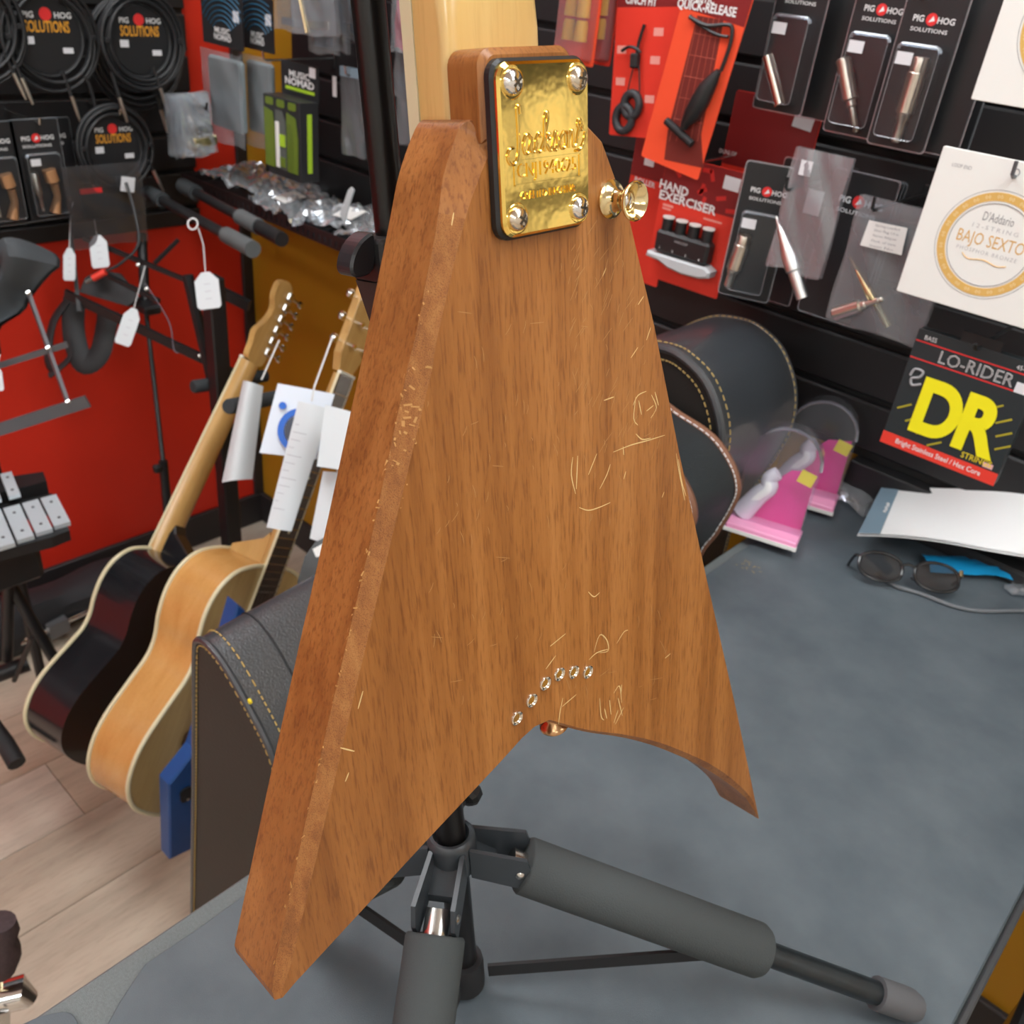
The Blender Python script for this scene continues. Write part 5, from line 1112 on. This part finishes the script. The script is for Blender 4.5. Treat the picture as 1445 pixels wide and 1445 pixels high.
ptag(((205,375),),181,461,24,54,-.33,1.80,'white price tag hanging from the black stand ledge, front')
ptag(((100,300),(103,285)),98,373,17,46,.0,1.90,'narrow white price tag at the left stand bar')
ptag(((133,310),),140,355,25,46,.12,1.92,'white price tag half hidden behind black cables')
ptag(((287,345),(280,322)),293,410,34,52,.12,1.70,'white price tag on the right end of the black stand')
ptag(((0,500),),-3,535,14,34,.1,1.60,'white price tag cut off at the left picture edge')
MB_=MB().tube(spline([atD(*q,1.78) for q in ((205,400),(238,453),(245,492),(252,498))],5),.0012,5); solo(MB_,'tag_string',mat('dark_string',(.10,.08,.10),.6),'thin dark string crossing the black stand ledge','string')
ringo=MB().tube([atD(272+7*math.cos(a*.5236),316+8*math.sin(a*.5236),1.78) for a in range(12)],.0016,6,closed=True); solo(ringo,'tag_ring',PAPER,'white string ring around the lower foam arm','string')
# glockenspiel
zg=CH-.93
def qz(x,y,z=zg): return onZ(x,y,z)
t=thing('glockenspiel','glockenspiel with pale metal bars on a black frame at the left edge','glockenspiel',qz(50,740))
BARM=mat('pale_bar_metal',(.60,.66,.70),.35,.3)
o=qz(57,703); ax=(qz(76.5,742.5)-o); step=(qz(31,710.0)-o); wv=(qz(79,697)-o)
for k in range(7):
    b0=o+step*k; mb=MB(); e=ax*(1+.05*k); v=[b0,b0+wv,b0+wv+e,b0+e]; mb.v=v+[p-V((0,0,.008)) for p in v]; mb.f=[(0,1,2,3),(7,6,5,4),(0,4,5,1),(1,5,6,2),(2,6,7,3),(3,7,4,0)]; mb.mi=[0]*6
    br_=mb.build('tone_bar',BARM,t,world=True)
    for f_ in (.22,.78): q=b0+wv*.5+e*f_; MB().lathe([(0,.002),(.0025,.0015),(.003,0)],T(q.x,q.y,q.z),8).build('bar_screw',GREYMET,br_,world=True)
o2=qz(0,669,zg+.02); w2=(qz(16,665,zg+.02)-o2); a2=(qz(12,700.5,zg+.02)-o2); 
for k in range(3):
    b0=o2+step*(k*1.0); v=[b0,b0+w2,b0+w2+a2,b0+a2]; mb=MB(); mb.v=v+[p-V((0,0,.008)) for p in v]; mb.f=[(0,1,2,3),(7,6,5,4),(0,4,5,1),(1,5,6,2),(2,6,7,3),(3,7,4,0)]; mb.mi=[0]*6; br_=mb.build('tone_bar',BARM,t,world=True)
    for f_ in (.22,.78): q=b0+w2*.5+a2*f_; MB().lathe([(0,.002),(.0025,.0015),(.003,0)],T(q.x,q.y,q.z),8).build('bar_screw',GREYMET,br_,world=True)
def fprism(pts,z0,z1,name,m):
    A=[onZ(x,y,zg) for x,y in pts]; MB().prism([(p.x,p.y) for p in A],z0,z1).build(name,m,t,world=True)
fprism(((72,752),(97,742),(92,732),(-60,772),(-55,785)),zg-.03,zg-.009,'front_rail',BLACK)
fprism(((62,708),(82,701),(72,690),(-60,720),(-60,732)),zg-.03,zg-.009,'middle_rail',BLACK)
fprism(((25,697),(67,685),(62,672),(-60,690),(-60,712)),zg-.02,zg+.010,'rear_rail',BLACK)
q=qz(30,760,zg-.05); MB().box(q.x-.12,q.y-.12,zg-.13,q.x+.03,q.y+.02,zg-.03,b=.01).build('frame_box',BLACK,t,world=True)
zl=zg-.12
for a,b in (((0,800),(85,945)),((12,820),(10,930)),((45,900),(20,960))):
    A=atD(*a,1.72); B=atD(*b,1.84); MB().tube([A,B],.011 if a[0]!=45 else .005,10).build('stand_leg',GB2,t,smooth=True,world=True)
A=atD(-20,958,1.80); B=atD(40,936,1.84); MB().tube([A,B],.016,10).build('stand_foot',GB2,t,smooth=True,world=True)
A=atD(-20,1012,1.72); MB().tube([atD(-30,1000,1.7),atD(8,1050,1.68),atD(24,1078,1.66)],.016,10).build('rubber_foot',SOFTBLK,t,smooth=True,world=True)
# clutter along the red wall
t=thing('gig_bag','black soft gig bag lying along the red wall baseboard','gig bag',onZ(110,860,.0)); 
p=onX(95,835,-1.95)
def gb_(u,v):
    a=v*2*math.pi; r=.075*(math.sin(math.pi*min(max(u,.02),.98)))**.35*(1+.12*math.sin(u*17)+.1*math.sin(a*3+u*9)); return V((-1.975+r*math.cos(a)*.9,.15+u*.80,.072+r*.9*math.sin(a)))
MB().grid(26,14,gb_).build('bag_shell',mat('soft_black_nylon',(.016,.017,.020),.7,bump=.3,bscale=90),t,smooth=True,world=True)
t=thing('chrome_stand_rod','chrome hardware rod with a clamp block lying on the floor by the wall','stand rod',onZ(80,900,.03))
A=onZ(28,908,.05); B=onZ(150,850,.06); MB().tube([A,B],.007,10).build('rod',CHROME,t,smooth=True,world=True); c=A+(B-A)*.42; bar(MB(),A+(B-A)*.30,A+(B-A)*.52,.04,.035).build('clamp_block',mat('grey_block',(.16,.17,.18),.4,.5),t,world=True); MB().tube([A+(B-A)*.05,A+(B-A)*.14],.012,10).build('collar',CHROME,t,smooth=True,world=True)
# foam mallet rest at the lower left
t=thing('stool_pedal','maroon foam grip above a chrome cup at the lower left edge','pedal',atD(0,1400,1.15))
MB().tube(spline([atD(-8,1282,1.12),atD(6,1290,1.12),atD(10,1330,1.13),atD(9,1360,1.14),atD(-8,1378,1.15)],5),[.006,.010,.013,.014,.013,.012]*4,12).build('foam_grip',mat('maroon_foam',(.085,.055,.058),.9,noise=.3,nscale=200),t,smooth=True,world=True) if 0 else MB().lathe([(.0,-.085),(.020,-.080),(.026,-.06),(.025,-.045),(.021,-.035),(.024,-.02),(.020,-.004),(0,.0)],axisM(atD(-3,1378,1.13),atD(-3,1285,1.10))@T(0,0,.088),16).build('foam_grip',mat('maroon_foam',(.085,.055,.058),.9,noise=.3,nscale=200),t,smooth=True,world=True)
MB().tube([atD(0,1376,1.13),atD(2,1440,1.17)],.003,8).build('brass_rod',MATS['brass_plug'],t,world=True)
MB().tube([atD(-15,1412,1.15),atD(28,1400,1.16),atD(38,1410,1.17)],[.020,.022,.014],16).build('chrome_cup',CHROME,t,smooth=True,world=True); MB().tube([atD(4,1422,1.14),atD(4,1450,1.16)],.009,8).build('nut',STEEL,t,world=True)
# ================================================================== ACOUSTIC GUITARS
HALF=[(0,0),(.05,-.002),(.10,-.016),(.132,-.048),(.144,-.09),(.140,-.135),(.128,-.178),(.130,-.215),(.152,-.262),(.180,-.322),(.188,-.372),(.176,-.420),(.140,-.458),(.075,-.482),(0,-.488)]
def outline(k=1,cut=False):
    r=[(a*k,b) for a,b in HALF]; l=[(-a*k,b) for a,b in HALF[1:-1]][::-1]; return [(p.x,p.y) for p in spline([(a,b,0) for a,b in r+l],4,True)]
def acoustic(label,J,nrm,nut,depth,mtop,mside,mback,mneck,mfret,bind,inline,kw=1.0,seen='front',hm=None,ks=1.0):
    a=(nut-J); L=a.length; a.normalize(); x=a.cross(nrm).normalized(); M=frame(J,x,a,nrm); t=thing('acoustic_guitar',label,'guitar',M,'acoustic guitars on the multi stand'); O=[(p*ks,q*ks) for p,q in outline(kw)]; n=len(O)
    mb=MB(); mb.v=[V((p[0],p[1],0)) for p in O]; mb.f=[tuple(range(n))]; mb.mi=[0]; mb.build('top',mtop,t)
    mb=MB(); mb.v=[V((p[0],p[1],-depth)) for p in O]; mb.f=[tuple(range(n))[::-1]]; mb.mi=[0]; mb.build('back',mback,t)
    mb=MB(); mb.v=[V((p[0],p[1],0)) for p in O]+[V((p[0],p[1],-depth)) for p in O]
    for i in range(n): j=(i+1)%n; mb.f.append((i,n+i,n+j,j)); mb.mi.append(0)
    mb.build('sides',mside,t,smooth=True,angle=60)
    MB().tube([V((p[0]*1.002,p[1],-.001)) for p in O],.0042,8,closed=True).build('front_binding',bind,t,smooth=True)
    if seen=='front': MB().tube([V((p[0]*1.002,p[1],-depth+.001)) for p in O],.0038,8,closed=True).build('back_binding',bind,t,smooth=True)
    MB().prism(circ(.05,28,0,-.155*ks),.0004,.0010).build('sound_hole',SOFTBLK,t); ring(MB(),.062,.052,.0004,.0014,None,32,0,-.155*ks).build('rosette',mat('rosette_dark',(.06,.03,.015),.4),t)
    MB().prism(rrect(.15,.03,.008,4,0,-.335*ks),.0005,.008,ch=.002).build('bridge',mat('rosewood2',(.06,.028,.015),.5),t)
    MB().prism([(.04,-.17),(.10,-.20),(.115,-.27),(.06,-.28),(.02,-.21)],.0005,.0018).build('pickguard',SOFTBLK,t)
    # neck
    secs=[(-.005,.029,.022),(.02,.028,.021),(L*.5,.026,.020),(L,.0225,.018)]; mb=MB()
    for y,wd,th in secs:
        for k in range(11): an=math.pi*k/10; mb.v.append(V((wd*math.cos(an),y,.001-th*math.sin(an)**.8)))
    for i in range(3):
        for k in range(11): k2=(k+1)%11; mb.f.append((i*11+k,i*11+k2,i*11+11+k2,i*11+11+k)); mb.mi.append(0)
    mb.build('neck',mneck,t,smooth=True)
    hl=MB(); hl.prism([(-.004,-.0),(.060,-.020),(.045,-.03),(.012,-depth*.92),(-.004,-depth*.95)],-.016,.016,MX(((0,0,1,0),(1,0,0,0),(0,1,0,0),(0,0,0,1))),ch=.003); hl.build('heel',hm or mneck,t)
    if seen!='front': MB().box(-.015,-.003,-depth*.98,.015,.014,-depth*.94,b=.002).build('heel_cap',bind,t)
    MB().prism([(-.0285,-.10),(.0285,-.10),(.0225,L),(-.0225,L)],.001,.0068,ch=.001).build('fretboard',mfret,t)
    for s_ in (-1,1): MB().add([(s_*.0285,-.10,.001),(s_*.0300,-.10,.001),(s_*.0240,L,.001),(s_*.0225,L,.001),(s_*.0285,-.10,.0070),(s_*.0300,-.10,.0070),(s_*.0240,L,.0070),(s_*.0225,L,.0070)],[(0,1,2,3),(4,5,6,7),(0,1,5,4),(1,2,6,5),(2,3,7,6),(3,0,4,7)]).build('fretboard_binding',bind,t)
    for k in range(1,20):
        y=L-.64*(1-2**(-k/12)); 
        if y<-.10: break
        wd=.0225+.006*(L-y)/(L+.1); MB().box(-wd,y-.001,.0066,wd,y+.001,.0080).build('fret',STEEL,t)
        if k in (3,5,7,9,12): MB().prism(circ(.003,10,0,y+.012),.0066,.0072).build('fret_dot',bind,t)
    MB().box(-.0235,L,.0,.0235,L+.006,.010,b=.001).build('nut',mat('bone_nut',(.75,.72,.62),.4),t)
    for k in range(6): MB().tube([(-.019+.0076*k,L,.0104),(-.027+.0108*k,-.335,.012)],.0005,4).build('string',STEEL,t)
    if inline:
        hp=sp2([(-.022,L+.004),(-.030,L+.035),(-.036,L+.060),(-.022,L+.085),(-.016,L+.115),(-.030,L+.140),(-.032,L+.168),(-.012,L+.180),(.010,L+.170),(.020,L+.140),(.026,L+.06),(.022,L+.004)],4)
        sg=-1 if seen!='front' else 1
        MB().prism([(p*sg,q) for p,q in hp],-.014,.001,ch=.001).build('headstock',mneck,t)
        for k in range(6):
            y=L+.035+.024*k; xx=(.018-.002*k)*sg; tu=MB().tube([(xx,y,-.022),(xx,y,.014)],.0042,10).build('tuner_post',CHROME,t,smooth=True)
            MB().tube([(xx,y,-.020),(xx+sg*.026,y,-.020),(xx+sg*.030,y,-.020),(xx+sg*.038,y,-.020),(xx+sg*.042,y,-.020)],[.003,.003,.0075,.0075,.003],10,flat=.7).build('tuner_button',CHROME,tu,smooth=True)
            MB().box(xx-.008,y-.009,-.022,xx+.010,y+.009,-.014,b=.003).build('tuner_housing',STEEL,tu)
    else:
        hp=[(-.022,L+.004),(-.036,L+.035),(-.038,L+.17),(.038,L+.17),(.036,L+.035),(.022,L+.004)]
        MB().prism(hp,-.013,.003,ch=.001).build('headstock',mneck,t)
        for s_ in (-1,1):
            for k in range(3):
                y=L+.055+.042*k; tu=MB().tube([(s_*.020,y,.002),(s_*.020,y,.016)],.0045,10).build('tuner_post',CHROME,t,smooth=True)
                MB().tube([(s_*.036,y,-.006),(s_*.050,y,-.006),(s_*.054,y,-.006),(s_*.064,y,-.006),(s_*.068,y,-.006)],[.003,.003,.008,.008,.003],10,flat=.7).build('tuner_button',CHROME,tu,smooth=True)
    return t
SPR=wood('spruce_top',(.50,.34,.13),(.58,.41,.17),(.64,.47,.21),scale=(40,1.0,40),rough=.28,fig=.25,bump=.02,coat=.5)
MSIDE=wood('maple_side',(.52,.25,.07),(.60,.31,.095),(.66,.37,.13),scale=(8,8,30),rough=.25,fig=.2,bump=.02,coat=.6)
GBLK=mat('gloss_black_guitar',(.010,.010,.012),.22,coat=.6)
MNK=wood('honey_neck',(.50,.29,.09),(.58,.35,.12),(.64,.41,.16),scale=(40,1.5,40),rough=.3,fig=.2,bump=.02,coat=.4)
CBND=mat('cream_binding',(.70,.62,.40),.35); RWF=mat('rosewood_fretboard',(.050,.030,.018),.5)
an=math.radians(13); n2=V((math.cos(an),math.sin(an),0)); J2=onX(385,800,-1.2)
acoustic('natural blonde acoustic guitar with cream binding facing the table',J2,n2,onP(485,530,J2,n2),.10,SPR,MSIDE,MSIDE,MNK,RWF,CBND,False,.94)
an=math.radians(12); n1=V((math.cos(an),math.sin(an),0)); J1=onX(236,782,-1.44); N1=onP(362,515,J1,n1)
acoustic('black acoustic guitar with cream binding seen from behind, maple neck',J1-n1*.02,-n1,N1-n1*.02,.10,GBLK,GBLK,GBLK,MNK,RWF,CBND,True,.92,'back',GBLK,.84)
# tags and papers hanging on the guitars
def curl(name,label,cat,pts,d,bulge,m,group=None):
    a,b,c,e=[atD(*q,d) for q in pts]; t=thing(name,label,cat,a,group)
    def fn(u,v): return (a*(1-u)+b*u)*(1-v)+(e*(1-u)+c*u)*v-fw*(bulge*math.sin(math.pi*u))
    MB().grid(10,6,fn).grid(10,6,lambda u,v:fn(u,v)+fw*.002).build('sheet',m,t,smooth=True,world=True); return t,fn
t,fn=curl('rolled_paper','rolled white paper tag tied to the black guitar neck','paper',((343,537),(371,545),(356,676),(313,681)),1.60,.022,PAPER2)
MB().tube([atD(394,480,1.62),atD(369,536,1.60)],.0016,5).build('tie_string',mat('white_string2',(.7,.7,.68),.7),t,world=True)
t,fn=curl('string_pack','white string packet with a blue ring on the natural guitar','string packet',((392,541),(472,556),(446,648),(366,639)),1.46,.004,mat('packet_white',(.66,.72,.80),.5))
c=fn(.62,.62)-fw*.006; Q=frame(c,rt,-dn); MB().lathe([(.026,0),(.036,0),(.036,.001),(.026,.001),(.026,0)],Q,32,0,False).build('blue_ring',mat('ring_blue',(.01,.12,.55),.4),t,world=True); MB().prism(circ(.025,24),-.001,.0005,Q).build('dark_disc',mat('disc_dark',(.06,.07,.10),.5),t,world=True); q=fn(.2,.30)-fw*.004; MB().prism(circ(.006,14),-.001,.001,frame(q,rt,-dn)).build('small_blue_dot',MATS['ring_blue'],t,world=True)
t,fn=curl('price_strip','long white price strip hanging from the natural guitar headstock','paper',((421,566),(466,577),(411,750),(376,744)),1.40,.006,PAPER2)
for k in range(12): v=.18+.06*k; q0=fn(.15,v)-fw*.012; q1=fn(.15+.6*((k*37%10)/10+.3)/1.3,v)-fw*.012; MB().tube([q0,q1],.0005,4).build('print_line',mat('faint_print',(.30,.30,.34),.6),t,world=True)
MB().tube([atD(469,476,1.42),atD(444,545,1.40),atD(440,566,1.40)],.0016,5).build('tie_string',MATS['white_string2'],t,world=True)
slab('white_box',((459,571),(500,582),(490,664),(447,658)),1.30,.03,PAPER2,'small white box tied in front of the natural guitar fretboard','box')
t,fn=curl('paper_sheet','white paper hanging below the small white box','paper',((456,665),(497,668),(480,772),(437,760)),1.34,.006,PAPER2)
MB().tube([atD(476,650,1.32),atD(476,668,1.335)],.0012,5).build('tie_string',MATS['white_string2'],t,world=True)
# blue triangular stand board
A=[onX(*q,-1.05) for q in ((240,1214),(238,1108),(276,1060),(336,853),(347,862),(347,1010),(300,1185))]
mb=MB(); mb.prism([(p.y,p.z) for p in A],-.03,0,MX(((0,0,1,-1.05),(1,0,0,0),(0,1,0,0),(0,0,0,1))),ch=.003)
t=thing('stand_board','blue painted wooden stand board in front of the natural guitar','board',V((-1.05,.46,0))); BLU=mat('blue_paint',(.012,.075,.27),.4,noise=.15,nscale=12)
mb.build('board',BLU,t,world=True)
q=onX(262,1120,-1.05); MB().prism(rrect(.022,.030,.008,4),0,.004,frame(V((-1.05,q.y,q.z)),V((0,1,0)),V((0,0,1)))).build('black_bracket',BLACK,t,world=True); MB().lathe([(0,.006),(.003,.005),(.003,.0)],frame(V((-1.048,q.y,q.z-.008)),V((0,1,0)),V((0,0,1))),8).build('screw',STEEL,t,world=True)
# black instrument body right of the natural guitar
o=slab('guitar_body_edge',((415,890),(420,820),(430,785),(445,765),(470,752),(520,760),(520,890)),1.26,.05,GBLK,'black guitar body with a chipped top corner between the natural guitar and the stand','guitar')
slab('chip',((441,775),(460,765),(468,770),(462,784),(446,786)),1.257,.002,WHITE,parent=o)
